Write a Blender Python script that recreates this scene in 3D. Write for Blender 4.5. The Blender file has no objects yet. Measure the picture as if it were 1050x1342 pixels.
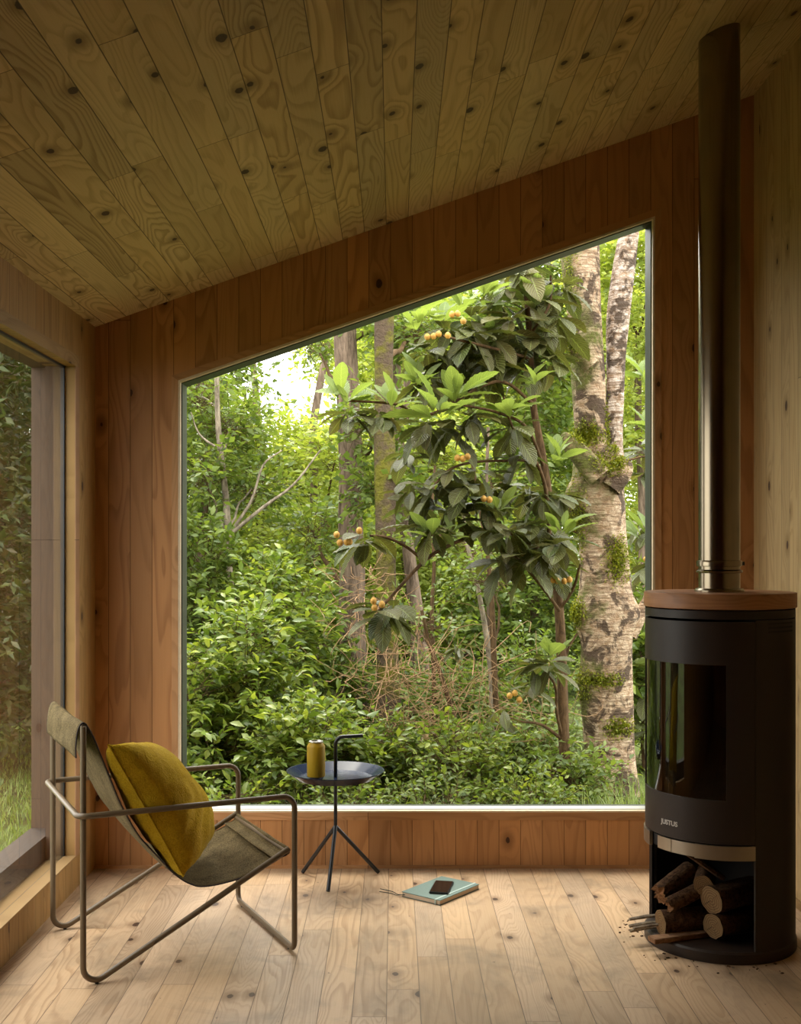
import bpy, bmesh, math, random
import numpy as np
from mathutils import Vector, Matrix

# ------------------------------------------------------------------ camera, sky, exposure
SC = bpy.context.scene
COL = SC.collection
F = 1500.0                    # focal length in pixels of the 1050x1342 frame
CX, CY, EYE = 516.0, 720.0, 1.3

cam_data = bpy.data.cameras.new('camera')
cam = bpy.data.objects.new('camera', cam_data); COL.objects.link(cam)
cam.location = (0, 0, EYE); cam.rotation_euler = (math.pi/2, 0, 0)
cam_data.sensor_fit = 'AUTO'; cam_data.sensor_width = 36.0
cam_data.lens = F/1342*36.0
cam_data.shift_x = (525-CX)/1342
cam_data.shift_y = -(671-CY)/1342
cam_data.clip_start = 0.05; cam_data.clip_end = 200
SC.camera = cam

SKY = 4.9
world = bpy.data.worlds.new('overcast_sky'); SC.world = world
world.use_nodes = True
wn = world.node_tree.nodes; wl = world.node_tree.links
bg = wn['Background']
tc = wn.new('ShaderNodeTexCoord'); sp = wn.new('ShaderNodeSeparateXYZ')
mr = wn.new('ShaderNodeMapRange'); mr.inputs[1].default_value = 0.0; mr.inputs[2].default_value = 0.9
mr.inputs[3].default_value = 0.75; mr.inputs[4].default_value = 1.25
mu = wn.new('ShaderNodeMath'); mu.operation = 'MULTIPLY'; mu.inputs[1].default_value = SKY
wl.new(tc.outputs['Generated'], sp.inputs[0]); wl.new(sp.outputs['Z'], mr.inputs[0])
wl.new(mr.outputs[0], mu.inputs[0]); wl.new(mu.outputs[0], bg.inputs['Strength'])
bg.inputs['Color'].default_value = (1.0, 0.985, 0.95, 1)

sun_d = bpy.data.lights.new('soft_sun', 'SUN'); sun_d.energy = 3.6; sun_d.angle = math.radians(25)
sun_d.color = (1.0, 0.93, 0.80)
sun = bpy.data.objects.new('soft_sun', sun_d); COL.objects.link(sun)
# light travels towards the room from beyond the big window, high and a little from the left
sun.rotation_euler = Vector((0.15, -0.40, -0.9)).to_track_quat('-Z', 'Y').to_euler()

SC.view_settings.view_transform = 'Standard'
SC.view_settings.look = 'None'
SC.view_settings.gamma = 1.0
SC.view_settings.use_curve_mapping = False
SC.view_settings.exposure = 0.07
SC.cycles.max_bounces = 10
SC.cycles.diffuse_bounces = 7
SC.cycles.glossy_bounces = 4
SC.cycles.transmission_bounces = 6
SC.cycles.transparent_max_bounces = 12
SC.cycles.caustics_reflective = False
SC.cycles.caustics_refractive = False
SC.cycles.sample_clamp_indirect = 6.0
SC.cycles.use_denoising = True
SC.cycles.use_adaptive_sampling = True
SC.cycles.adaptive_threshold = 0.02

rng = np.random.default_rng(7)
random.seed(7)

# ------------------------------------------------------------------ helpers
def at(px, py, Y):
    return Vector(((px-CX)/F*Y, Y, EYE-(py-CY)/F*Y))

def prop(o, label=None, cat=None, group=None, kind=None):
    if label: o['label'] = label
    if cat: o['category'] = cat
    if group: o['group'] = group
    if kind: o['kind'] = kind
    return o

def thing(name, label, cat, loc=(0, 0, 0), rotz=0.0, group=None, kind=None):
    o = bpy.data.objects.new(name, None); COL.objects.link(o)
    o.empty_display_size = 0.1
    o.location = loc; o.rotation_euler = (0, 0, rotz)
    return prop(o, label, cat, group, kind)

def npmesh(name, V, FC, nper, mat, parent=None, smooth=False, uv=None):
    """mesh from numpy arrays: faces FC (n, nper)"""
    me = bpy.data.meshes.new(name)
    nV, nF = len(V), len(FC)
    me.vertices.add(nV); me.vertices.foreach_set('co', np.ascontiguousarray(V, dtype=np.float32).ravel())
    me.loops.add(nF*nper); me.loops.foreach_set('vertex_index', np.ascontiguousarray(FC, dtype=np.int32).ravel())
    me.polygons.add(nF)
    me.polygons.foreach_set('loop_start', np.arange(0, nF*nper, nper, dtype=np.int32))
    me.polygons.foreach_set('loop_total', np.full(nF, nper, dtype=np.int32))
    if smooth: me.polygons.foreach_set('use_smooth', np.ones(nF, dtype=bool))
    if uv is not None:
        l = me.uv_layers.new(name='UVMap')
        l.data.foreach_set('uv', np.ascontiguousarray(uv[np.asarray(FC).ravel()], dtype=np.float32).ravel())
    me.update(calc_edges=True)
    me.validate()
    me.materials.append(mat)
    o = bpy.data.objects.new(name, me); COL.objects.link(o)
    if parent: o.parent = parent
    if name in ('foliage', 'moss', 'twigs', 'stems'): o['kind'] = 'stuff'
    return o

class MB:
    """collects shapes, builds ONE mesh object"""
    def __init__(s): s.v = []; s.f = []; s.sm = []
    def add(s, vs, fs, smooth=False):
        b = len(s.v); s.v += [tuple(v) for v in vs]
        s.f += [tuple(b+i for i in f) for f in fs]; s.sm += [smooth]*len(fs)
        return s
    def box(s, x0, y0, z0, x1, y1, z1, M=None):
        vs = [Vector(p) for p in ((x0,y0,z0),(x1,y0,z0),(x1,y1,z0),(x0,y1,z0),(x0,y0,z1),(x1,y0,z1),(x1,y1,z1),(x0,y1,z1))]
        if M is not None: vs = [M @ v for v in vs]
        return s.add(vs, [(0,3,2,1),(4,5,6,7),(0,1,5,4),(1,2,6,5),(2,3,7,6),(3,0,4,7)])
    def prism(s, pts, axis_vec):
        """pts: list of Vector (planar polygon), extruded by axis_vec"""
        n = len(pts); a = Vector(axis_vec)
        vs = [Vector(p) for p in pts]+[Vector(p)+a for p in pts]
        fs = [tuple(range(n))[::-1], tuple(range(n, 2*n))]+[(i, (i+1) % n, n+(i+1) % n, n+i) for i in range(n)]
        return s.add(vs, fs)
    def tube(s, pts, r, n=12, cap=True, closed=False, jit=0):
        pts = [Vector(p) for p in pts]
        m = len(pts); rs = r if hasattr(r, '__len__') else [r]*m
        T = []
        for i in range(m):
            if closed: t = pts[(i+1) % m]-pts[i-1]
            else: t = pts[min(i+1, m-1)]-pts[max(i-1, 0)]
            T.append(t.normalized())
        up = Vector((0, 0, 1)) if abs(T[0].z) < 0.9 else Vector((1, 0, 0))
        nrm = (up-T[0]*up.dot(T[0])).normalized()
        vs = []
        for i in range(m):
            nrm = (nrm-T[i]*nrm.dot(T[i])).normalized(); b = T[i].cross(nrm)
            for k in range(n):
                a = 2*math.pi*k/n; rr = rs[i]*(1+(random.uniform(-jit, jit) if jit else 0))
                vs.append(pts[i]+nrm*math.cos(a)*rr+b*math.sin(a)*rr)
        fs = []
        for i in range(m if closed else m-1):
            j = (i+1) % m
            for k in range(n):
                k2 = (k+1) % n
                fs.append((i*n+k, i*n+k2, j*n+k2, j*n+k))
        s.add(vs, fs, True)
        if cap and not closed:
            b0 = len(s.v)-len(vs)
            s.f += [tuple(b0+k for k in range(n))[::-1], tuple(b0+(m-1)*n+k for k in range(n))]; s.sm += [False, False]
        return s
    def lathe(s, prof, c=(0, 0, 0), n=48, smooth=True, a0=0, a1=2*math.pi):
        c = Vector(c); full = abs(a1-a0-2*math.pi) < 1e-6
        m = len(prof); seg = n if full else n+1
        vs = [c+Vector((math.sin(a0+(a1-a0)*k/n)*r, -math.cos(a0+(a1-a0)*k/n)*r, z)) for (r, z) in prof for k in range(seg)]
        fs = []
        for i in range(m-1):
            for k in range(n):
                k2 = (k+1) % seg
                fs.append((i*seg+k, i*seg+k2, (i+1)*seg+k2, (i+1)*seg+k))
        return s.add(vs, fs, smooth)
    def shell(s, r0, r1, z0, z1, a0, a1, n=40):
        """solid curved panel, angle measured from -Y, degrees"""
        a0, a1 = math.radians(a0), math.radians(a1)
        def P(r, a, z): return Vector((math.sin(a)*r, -math.cos(a)*r, z))
        vs = []
        for k in range(n+1):
            a = a0+(a1-a0)*k/n
            vs += [P(r1, a, z0), P(r1, a, z1), P(r0, a, z1), P(r0, a, z0)]
        for j in range(4):
            fs = [(4*k+j, 4*(k+1)+j, 4*(k+1)+(j+1) % 4, 4*k+(j+1) % 4) for k in range(n)]
            s.add(vs, fs, j in (0, 2)) if j == 0 else None
            if j: s.f += [tuple(len(s.v)-len(vs)+i for i in f) for f in fs]; s.sm += [j in (0, 2)]*n
        b = len(s.v)-len(vs)
        s.f += [(b+3, b+2, b+1, b), (b+4*n, b+4*n+1, b+4*n+2, b+4*n+3)]; s.sm += [False, False]
        return s
    def build(s, name, mat, parent=None, bevel=0, autosmooth=True):
        me = bpy.data.meshes.new(name); me.from_pydata(s.v, [], s.f)
        me.polygons.foreach_set('use_smooth', s.sm)
        bm = bmesh.new(); bm.from_mesh(me)
        bmesh.ops.recalc_face_normals(bm, faces=bm.faces)
        if bevel:
            es = [e for e in bm.edges if len(e.link_faces) == 2 and e.calc_face_angle(0) > 0.6]
            bmesh.ops.bevel(bm, geom=es, offset=bevel, segments=2, affect='EDGES', clamp_overlap=True)
        for e in bm.edges:
            if len(e.link_faces) == 2 and e.calc_face_angle(0) > 0.7: e.smooth = False
        bm.to_mesh(me); bm.free()
        me.materials.append(mat)
        o = bpy.data.objects.new(name, me); COL.objects.link(o)
        if parent: o.parent = parent
        return o

def fillet(pts, rad, seg=7, closed=False):
    pts = [Vector(p) for p in pts]; out = []; n = len(pts)
    for i in range(n):
        if not closed and i in (0, n-1): out.append(pts[i]); continue
        p, a, b = pts[i], pts[i-1], pts[(i+1) % n]
        r = rad[i] if hasattr(rad, '__len__') else rad
        if r <= 0: out.append(p); continue
        u = (a-p).normalized(); w = (b-p).normalized()
        ang = u.angle(w); d = r/math.tan(ang/2)
        d = min(d, (a-p).length*0.49, (b-p).length*0.49); r = d*math.tan(ang/2)
        c = p+(u+w).normalized()*(r/math.sin(ang/2))
        s0 = p+u*d-c; s1 = p+w*d-c; tot = s0.angle(s1)
        for k in range(seg+1):
            t = k/seg
            out.append(c+(s0*math.sin((1-t)*tot)+s1*math.sin(t*tot))/math.sin(tot))
    return out

def smoothpath(pts, n=8):
    """Catmull-Rom through points (tuples of any length)"""
    P = [np.array(p, float) for p in pts]; P = [2*P[0]-P[1]]+P+[2*P[-1]-P[-2]]
    out = []
    for i in range(1, len(P)-2):
        for k in range(n):
            t = k/n; a, b, c, d = P[i-1], P[i], P[i+1], P[i+2]
            out.append(0.5*((2*b)+(-a+c)*t+(2*a-5*b+4*c-d)*t*t+(-a+3*b-3*c+d)*t**3))
    out.append(P[-2]); return out

# ------------------------------------------------------------------ materials
class NT:
    def __init__(s, name):
        s.m = bpy.data.materials.new(name); s.m.use_nodes = True
        s.t = s.m.node_tree; s.n = s.t.nodes; s.l = s.t.links
        s.b = s.n['Principled BSDF']; s.out = s.n['Material Output']
    def new(s, t, **k):
        x = s.n.new(t)
        for a, v in k.items(): setattr(x, a, v)
        return x
    def put(s, sock, v):
        if isinstance(v, bpy.types.NodeSocket): s.l.new(v, sock)
        elif v is not None: sock.default_value = v
    def math(s, op, a, b=None, c=None, clamp=False):
        x = s.new('ShaderNodeMath', operation=op, use_clamp=clamp)
        s.put(x.inputs[0], a); s.put(x.inputs[1], b); s.put(x.inputs[2], c)
        return x.outputs[0]
    def mapr(s, v, a, b, c, d, kind='LINEAR'):
        x = s.new('ShaderNodeMapRange', interpolation_type=kind); s.put(x.inputs[0], v)
        for i, q in enumerate((a, b, c, d)): s.put(x.inputs[1+i], q)
        return x.outputs[0]
    def xyz(s, x, y, z):
        c = s.new('ShaderNodeCombineXYZ'); s.put(c.inputs[0], x); s.put(c.inputs[1], y); s.put(c.inputs[2], z)
        return c.outputs[0]
    def noise(s, vec, scale, detail=2, rough=0.5, dist=0.0):
        x = s.new('ShaderNodeTexNoise'); s.put(x.inputs['Vector'], vec)
        x.inputs['Scale'].default_value = scale; x.inputs['Detail'].default_value = detail
        x.inputs['Roughness'].default_value = rough; x.inputs['Distortion'].default_value = dist
        return x.outputs['Fac']
    def white(s, v):
        x = s.new('ShaderNodeTexWhiteNoise', noise_dimensions='1D'); s.put(x.inputs['W'], v); return x.outputs['Value']
    def mix(s, f, a, b, mode='MIX'):
        x = s.new('ShaderNodeMix', data_type='RGBA', blend_type=mode)
        s.put(x.inputs[0], f)
        s.put(x.inputs[6], (*a, 1) if isinstance(a, tuple) and len(a) == 3 else a)
        s.put(x.inputs[7], (*b, 1) if isinstance(b, tuple) and len(b) == 3 else b)
        return x.outputs[2]
    def ramp(s, f, stops):
        x = s.new('ShaderNodeValToRGB'); s.put(x.inputs[0], f); cr = x.color_ramp
        while len(cr.elements) < len(stops): cr.elements.new(0.5)
        for e, (p, c) in zip(cr.elements, stops): e.position = p; e.color = (*c, 1)
        return x.outputs[0]
    def bump(s, h, strength=0.3, dist=0.01):
        x = s.new('ShaderNodeBump'); s.put(x.inputs['Height'], h)
        x.inputs['Strength'].default_value = strength; x.inputs['Distance'].default_value = dist
        s.l.new(x.outputs[0], s.b.inputs['Normal']); return x.outputs[0]
    def set(s, **k):
        for a, v in k.items():
            nm = {'color': 'Base Color', 'rough': 'Roughness', 'metal': 'Metallic', 'spec': 'Specular IOR Level', 'coat': 'Coat Weight', 'sheen': 'Sheen Weight'}[a]
            s.put(s.b.inputs[nm], (*v, 1) if isinstance(v, tuple) and len(v) == 3 else v)
        return s
    def objc(s):
        return s.new('ShaderNodeTexCoord').outputs['Object']

def plain(name, color, rough=0.5, metal=0.0, spec=0.5, nscale=None, namp=0.15, bump=0.0, coat=0.0):
    t = NT(name)
    if nscale:
        n = t.noise(t.objc(), nscale, 4, 0.6)
        f = t.mapr(n, 0.3, 0.7, 1-namp, 1+namp)
        c = t.mix(1.0, color, t.xyz(f, f, f), 'MULTIPLY')
        t.set(color=c)
        if bump: t.bump(n, bump, 0.004)
    else: t.set(color=color)
    t.set(rough=rough, metal=metal, spec=spec, coat=coat)
    return t.m

def wood(name, u_ax, v_ax, width, length, light, dark, knot=(0.045, 0.018, 0.008), uoff=0.0, vary=0.16,
         rough=0.55, spec=0.3, ring=11.0, knots=1.0, seam=0.0016, contrast=0.62, stain=0.0, kdens=0.4, seamdark=0.25):
    """boards of knotty pine: u runs across the boards, v along them (object space, metres)"""
    t = NT(name)
    s = t.new('ShaderNodeSeparateXYZ'); t.l.new(t.objc(), s.inputs[0])
    ax = {'x': s.outputs[0], 'y': s.outputs[1], 'z': s.outputs[2]}
    u = t.math('ADD', ax[u_ax], uoff); v = ax[v_ax]
    un = t.math('DIVIDE', u, width); ui = t.math('FLOOR', un); uf = t.math('FRACT', un)
    r1 = t.white(t.math('ADD', ui, 31.7))
    vn = t.math('ADD', t.math('DIVIDE', v, length), t.math('MULTIPLY', r1, 7.0))
    vi = t.math('FLOOR', vn); vf = t.math('FRACT', vn)
    bid = t.math('ADD', t.math('MULTIPLY', ui, 17.31), t.math('MULTIPLY', vi, 5.137))
    r2 = t.white(bid); r3 = t.white(t.math('ADD', bid, 99.1)); r4 = t.white(t.math('ADD', bid, 47.9))
    # knots: one candidate per cell of a jittered grid, shifted per board, measured in metres
    ku, kw = 7.0, 2.4
    kv = t.xyz(t.math('ADD', t.math('MULTIPLY', u, ku), t.math('MULTIPLY', r3, 50.0)), t.math('ADD', t.math('MULTIPLY', v, kw), t.math('MULTIPLY', r4, 50.0)), 0.0)
    vo = t.new('ShaderNodeTexVoronoi', feature='F1', voronoi_dimensions='2D'); t.l.new(kv, vo.inputs['Vector']); vo.inputs['Scale'].default_value = 1.0
    df = t.new('ShaderNodeVectorMath', operation='SUBTRACT'); t.l.new(kv, df.inputs[0]); t.l.new(vo.outputs['Position'], df.inputs[1])
    ml = t.new('ShaderNodeVectorMath', operation='MULTIPLY'); t.l.new(df.outputs[0], ml.inputs[0]); ml.inputs[1].default_value = (1/ku, .62/kw, 0)
    ln = t.new('ShaderNodeVectorMath', operation='LENGTH'); t.l.new(ml.outputs[0], ln.inputs[0])
    sc_ = t.new('ShaderNodeSeparateColor'); t.l.new(vo.outputs['Color'], sc_.inputs[0])
    d = t.math('ADD', ln.outputs['Value'], t.math('MULTIPLY', t.math('SUBTRACT', t.noise(t.objc(), 60, 2), 0.5), 0.006))
    here = t.mapr(sc_.outputs[0], kdens-.001, kdens, 1.0, 0.0)
    ksz = t.mapr(sc_.outputs[1], 0, 1, .003, .0125)
    km = t.math('MULTIPLY', t.mapr(t.math('SUBTRACT', d, ksz), 0.0, 0.003, knots, 0.0, 'SMOOTHSTEP'), here)
    halo = t.math('MULTIPLY', t.mapr(d, 0.005, 0.085, 1.0, 0.0, 'SMOOTHERSTEP'), here)
    # rings: contour lines of a stretched noise, bent round the knots
    gv = t.xyz(t.math('MULTIPLY', u, 1.0), t.math('MULTIPLY', v, 0.13), t.math('MULTIPLY', r2, 60.0))
    n1 = t.noise(gv, 7.0, 1.6, 0.45, 0.25)
    freq = t.mapr(r4, 0, 1, ring*0.9, ring*2.6)
    T = t.math('ADD', t.math('MULTIPLY', n1, freq), t.math('MULTIPLY', halo, 1.6))
    fr = t.math('FRACT', T)
    late = t.math('MULTIPLY', t.mapr(fr, 0.35, 0.88, 0, 1, 'SMOOTHSTEP'), t.mapr(fr, 0.9, 1.0, 1, 0))
    fib = t.noise(t.xyz(t.math('MULTIPLY', u, 260.0), t.math('MULTIPLY', v, 5.0), t.math('MULTIPLY', r2, 30)), 1.0, 2, 0.6)
    blot = t.noise(t.xyz(t.math('MULTIPLY', u, 5.0), t.math('MULTIPLY', v, 1.3), t.math('MULTIPLY', r3, 30)), 1.0, 2, 0.5)
    g = t.math('ADD', t.math('MULTIPLY', t.math('MULTIPLY', late, contrast), t.mapr(r1, 0, 1, .35, 1.0)), t.math('MULTIPLY', t.math('SUBTRACT', fib, 0.5), 0.5), clamp=True)
    c = t.mix(g, light, dark)
    br = t.math('ADD', t.mapr(r2, 0, 1, 1-vary, 1+vary), t.mapr(blot, 0.3, 0.7, -0.08, 0.08))
    c = t.mix(1.0, c, t.xyz(br, t.math('MULTIPLY', br, t.mapr(r4, 0, 1, 0.965, 1.02)), t.math('MULTIPLY', br, t.mapr(r4, 0, 1, 0.88, 1.05))), 'MULTIPLY')
    c = t.mix(t.math('MULTIPLY', t.math('MULTIPLY', t.mapr(d, 0.006, 0.04, 0.75, 0.0, 'SMOOTHSTEP'), knots), here), c, tuple(q*.75 for q in dark))
    c = t.mix(t.math('MULTIPLY', km, 0.93), c, knot)
    # joints
    eu = t.math('MULTIPLY', t.math('MINIMUM', uf, t.math('SUBTRACT', 1.0, uf)), width)
    ev = t.math('MULTIPLY', t.math('MINIMUM', vf, t.math('SUBTRACT', 1.0, vf)), length)
    e = t.math('MINIMUM', eu, ev)
    sm = t.mapr(e, seam*0.35, seam, 1.0, 0.0)
    c = t.mix(t.math('MULTIPLY', sm, 0.9), c, tuple(q*seamdark for q in dark))
    if stain:
        sn = t.noise(t.objc(), 3.2, 5, 0.62, 0.6); sn2 = t.noise(t.xyz(t.math('MULTIPLY', u, 18.0), t.math('MULTIPLY', v, 7.0), r2), 1.0, 3, 0.6)
        c = t.mix(t.math('MULTIPLY', t.mapr(sn, 0.46, 0.66, 0, stain), t.mapr(sn2, .3, .6, .35, 1)), c, (0.20, 0.15, 0.10))
        c = t.mix(t.mapr(t.noise(t.objc(), 42, 2, .5), .735, .76, 0, .6), c, (0.08, 0.045, 0.025))
    h = t.math('SUBTRACT', t.math('MULTIPLY', fib, 0.10), t.math('ADD', sm, t.math('MULTIPLY', late, 0.05)))
    t.bump(h, 0.35, 0.003)
    t.set(color=c, rough=t.mapr(fib, 0.2, 0.8, rough-0.06, rough+0.1), spec=spec)
    return t.m

PL, PD = (0.62, 0.40, 0.19), (0.36, 0.18, 0.065)
M = {}
M['floor'] = wood('pine_floor_boards', 'x', 'y', 0.096, 1.7, (0.51, 0.355, 0.225), (0.30, 0.178, 0.094), rough=0.42, spec=0.4, uoff=0.02, ring=15, vary=0.12, contrast=0.6, seamdark=0.4, stain=0.6, kdens=0.6)
M['ceil'] = wood('pine_ceiling_boards', 'x', 'y', 0.0885, 1.25, (0.60, 0.46, 0.225), (0.32, 0.21, 0.08), contrast=0.75, ring=13, uoff=0.03, vary=0.15, seam=0.0019, kdens=0.62)
M['back'] = wood('pine_back_wall_boards', 'x', 'z', 0.0885, 30.0, (0.49, 0.245, 0.10), (0.29, 0.125, 0.044), ring=7, uoff=0.0125, vary=0.14, kdens=0.25)
M['side'] = wood('pine_side_wall_boards', 'y', 'z', 0.0885, 30.0, (0.47, 0.33, 0.16), (0.32, 0.20, 0.08), ring=6, uoff=0.0, vary=0.10)
M['sideL'] = wood('pine_left_wall_boards', 'y', 'z', 0.0885, 30.0, (0.40, 0.235, 0.082), (0.25, 0.135, 0.04), ring=6, uoff=0.0, vary=0.10)  # right wall's boards again, with warmer, dimmer light put into the colour
M['trimx'] = wood('pine_trim_horizontal', 'z', 'x', 0.5, 9.0, (0.51, 0.275, 0.125), (0.31, 0.14, 0.052), ring=9, uoff=0.13, knots=0.9)
M['trimz'] = wood('pine_trim_vertical', 'x', 'z', 0.5, 9.0, (0.51, 0.275, 0.125), (0.31, 0.14, 0.052), ring=9, uoff=2.1)
M['trimy'] = wood('pine_trim_lengthwise', 'z', 'y', 0.5, 9.0, (0.40, 0.26, 0.12), (0.25, 0.14, 0.055), ring=9, uoff=0.31)
M['jamb'] = wood('pine_jamb', 'x', 'z', 0.5, 9.0, (0.36, 0.20, 0.10), (0.24, 0.12, 0.055), ring=8, uoff=2.1)
M['lining'] = plain('pale_lining_wood', (0.74, 0.60, 0.42), 0.5, nscale=30, namp=0.1)
M['greyframe'] = plain('dark_window_frame', (0.065, 0.075, 0.06), 0.45, spec=0.4)
M['alu'] = plain('silvery_sill_strip', (0.62, 0.62, 0.60), 0.4, metal=0.0)
M['weathered'] = wood('weathered_outside_timber', 'x', 'z', 0.6, 9.0, (0.115, 0.078, 0.052), (0.07, 0.045, 0.03), ring=14, uoff=2.2, rough=0.7, knots=0.6)
M['weatheredY'] = wood('weathered_outside_sill', 'x', 'y', 0.6, 9.0, (0.065, 0.052, 0.042), (0.04, 0.032, 0.026), ring=14, uoff=2.2, rough=0.7)

def schlick(t, f0, gain=1.0):
    g = t.new('ShaderNodeNewGeometry'); d = t.new('ShaderNodeVectorMath', operation='DOT_PRODUCT')
    t.l.new(g.outputs['Normal'], d.inputs[0]); t.l.new(g.outputs['Incoming'], d.inputs[1])
    c = t.math('ABSOLUTE', d.outputs['Value']); p = t.math('POWER', t.math('SUBTRACT', 1.0, c), 5.0)
    return t.math('MULTIPLY', t.math('ADD', t.math('MULTIPLY', p, 1-f0), f0), gain, clamp=True)
def glass_mat(name, tint=(0.97, 0.985, 0.97), f0=0.04, gain=1.25, rough=0.0):
    t = NT(name); t.n.remove(t.b)
    tr = t.new('ShaderNodeBsdfTransparent'); tr.inputs[0].default_value = (*tint, 1)
    gl = t.new('ShaderNodeBsdfGlossy'); gl.inputs['Roughness'].default_value = rough; gl.inputs[0].default_value = (1, 1, 1, 1)
    mx = t.new('ShaderNodeMixShader'); t.l.new(schlick(t, f0, gain), mx.inputs[0]); t.l.new(tr.outputs[0], mx.inputs[1]); t.l.new(gl.outputs[0], mx.inputs[2])
    t.l.new(mx.outputs[0], t.out.inputs[0]); return t.m
M['glass'] = glass_mat('window_glass')
M['glass_ar'] = glass_mat('low_reflection_window_glass', f0=.006, gain=1.0)

def stripes_metal(name, color, rough, metal=1.0):
    t = NT(name); n = t.noise(t.objc(), 18, 3)
    t.set(color=t.mix(n, tuple(c*0.85 for c in color), color), rough=rough, metal=metal); return t.m
M['steel'] = stripes_metal('flue_steel', (0.27, 0.22, 0.15), 0.22)
M['steel2'] = stripes_metal('brushed_steel_band', (0.42, 0.36, 0.28), 0.38)
M['stove'] = plain('black_stove_steel', (0.030, 0.020, 0.015), 0.45, spec=0.35, nscale=400, namp=0.2, bump=0.05)
M['stovein'] = plain('matt_black', (0.012, 0.010, 0.009), 0.8)
M['brick'] = plain('firebox_lining', (0.060, 0.038, 0.024), 0.85, nscale=20, namp=0.25)
M['logo'] = plain('silver_lettering', (0.55, 0.52, 0.47), 0.4)
M['stovetop'] = wood('round_wooden_stove_top', 'z', 'x', 0.5, 9.0, (0.36, 0.17, 0.075), (0.19, 0.08, 0.033), ring=16, uoff=0.25, knots=0.3, rough=0.4)
M['chairmetal'] = plain('olive_brown_powder_coat', (0.145, 0.100, 0.055), 0.42, spec=0.5)
M['black'] = plain('black_powder_coat', (0.012, 0.013, 0.015), 0.35)
M['binding'] = plain('dark_edge_binding', (0.030, 0.018, 0.016), 0.8)
M['tray'] = plain('dark_blue_enamel', (0.012, 0.019, 0.045), 0.2, spec=0.18)
M['can'] = plain('mustard_can_paint', (0.36, 0.225, 0.010), 0.45, spec=0.25)
M['canmetal'] = plain('can_aluminium', (0.60, 0.58, 0.56), 0.3, metal=1.0)
M['cover'] = plain('sage_green_book_cover', (0.125, 0.185, 0.16), 0.6, nscale=150, namp=0.06)
M['pages'] = plain('page_edges', (0.60, 0.48, 0.36), 0.8)
M['cord'] = plain('dark_ribbon', (0.02, 0.035, 0.03), 0.7)
M['band'] = plain('pale_green_elastic', (0.42, 0.52, 0.48), 0.6)
M['phone'] = plain('phone_body', (0.010, 0.009, 0.009), 0.3)
M['screen'] = plain('phone_screen', (0.012, 0.010, 0.009), 0.12)

def fabric(name, c0, c1, scale=900, rough=0.9, bump=0.4, sheen=0.2, big=0.12, wrinkle=0.15):
    t = NT(name); o = t.objc()
    n = t.noise(o, scale, 2, 0.6); b = t.noise(o, 14, 3, 0.6)
    f = t.math('ADD', n, t.mapr(b, 0.3, 0.7, -big, big))
    wv = t.noise(o, 26, 4, 0.7, 1.2)
    t.set(color=t.mix(t.mapr(f, .25, .75, 0, 1), c0, c1), rough=rough, spec=0.08, sheen=sheen); t.bump(t.math('ADD', t.math('MULTIPLY', n, .25), t.math('MULTIPLY', wv, wrinkle)), bump, 0.012); return t.m
M['canvas'] = fabric('olive_canvas', (0.048, 0.034, 0.014), (0.20, 0.148, 0.072), 230, bump=0.7, sheen=0.0)
M['linen'] = fabric('mustard_linen', (0.36, 0.215, 0.006), (0.56, 0.37, 0.016), 220, bump=0.6, wrinkle=1.0, sheen=0.05)

def bark(name, c0, c1, vs=(8, 8, 2), bump=0.8, dist=0.03):
    t = NT(name); mp = t.new('ShaderNodeMapping'); t.l.new(t.objc(), mp.inputs[0]); mp.inputs['Scale'].default_value = vs
    n = t.noise(mp.outputs[0], 2.5, 6, 0.68, 0.4)
    t.set(color=t.mix(t.mapr(n, 0.35, 0.68, 0, 1), c0, c1), rough=0.9, spec=0.15); t.bump(n, bump, dist); return t.m
M['logbark'] = bark('log_bark', (0.025, 0.012, 0.007), (0.17, 0.088, 0.042), (40, 40, 40), 0.8, 0.006)
M['trunkb'] = bark('brown_grey_bark', (0.085, 0.06, 0.043), (0.30, 0.215, 0.155), (12, 12, 2.2), 0.9, 0.03)
M['twig'] = bark('brown_twig_bark', (0.055, 0.032, 0.016), (0.16, 0.10, 0.05), (20, 20, 6), 0.5, 0.01)
M['dry'] = bark('dry_bramble_stem', (0.26, 0.15, 0.08), (0.50, 0.33, 0.19), (20, 20, 6), 0.3, 0.01)
M['pale'] = bark('pale_grey_bark', (0.12, 0.095, 0.07), (0.42, 0.35, 0.26), (14, 14, 5), 0.5, 0.01)

def cutwood():
    t = NT('sawn_log_end'); g = t.new('ShaderNodeTexCoord').outputs['UV']
    s = t.new('ShaderNodeSeparateXYZ'); t.l.new(g, s.inputs[0])
    r = s.outputs[0]; n = t.noise(t.objc(), 60, 3)
    w = t.math('SINE', t.math('ADD', t.math('MULTIPLY', r, 34.0), t.math('MULTIPLY', n, 6)))
    crack = t.noise(t.xyz(t.math('MULTIPLY', s.outputs[1], 14), 0.3, 0.1), 1.0, 2, 0.6)
    c = t.mix(t.mapr(w, -1, 1, 0.0, 0.75), (0.24, 0.15, 0.07), (0.10, 0.05, 0.02))
    c = t.mix(t.mapr(n, 0.5, 0.75, 0, 0.6), c, (0.16, 0.08, 0.035))
    c = t.mix(t.math('MULTIPLY', t.mapr(crack, 0.60, 0.63, 0, 1), t.mapr(r, 1, 0.2, 0.0, 0.9)), c, (0.03, 0.015, 0.008))
    t.set(color=c, rough=0.85, spec=0.1); return t.m
M['cut'] = cutwood()
M['split'] = bark('split_wood', (0.16, 0.07, 0.03), (0.42, 0.22, 0.10), (25, 25, 60), 0.8, 0.01)
M['lath'] = bark('rough_sawn_strip', (0.14, 0.07, 0.035), (0.32, 0.18, 0.10), (14, 60, 60), 0.5, 0.004)

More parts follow.
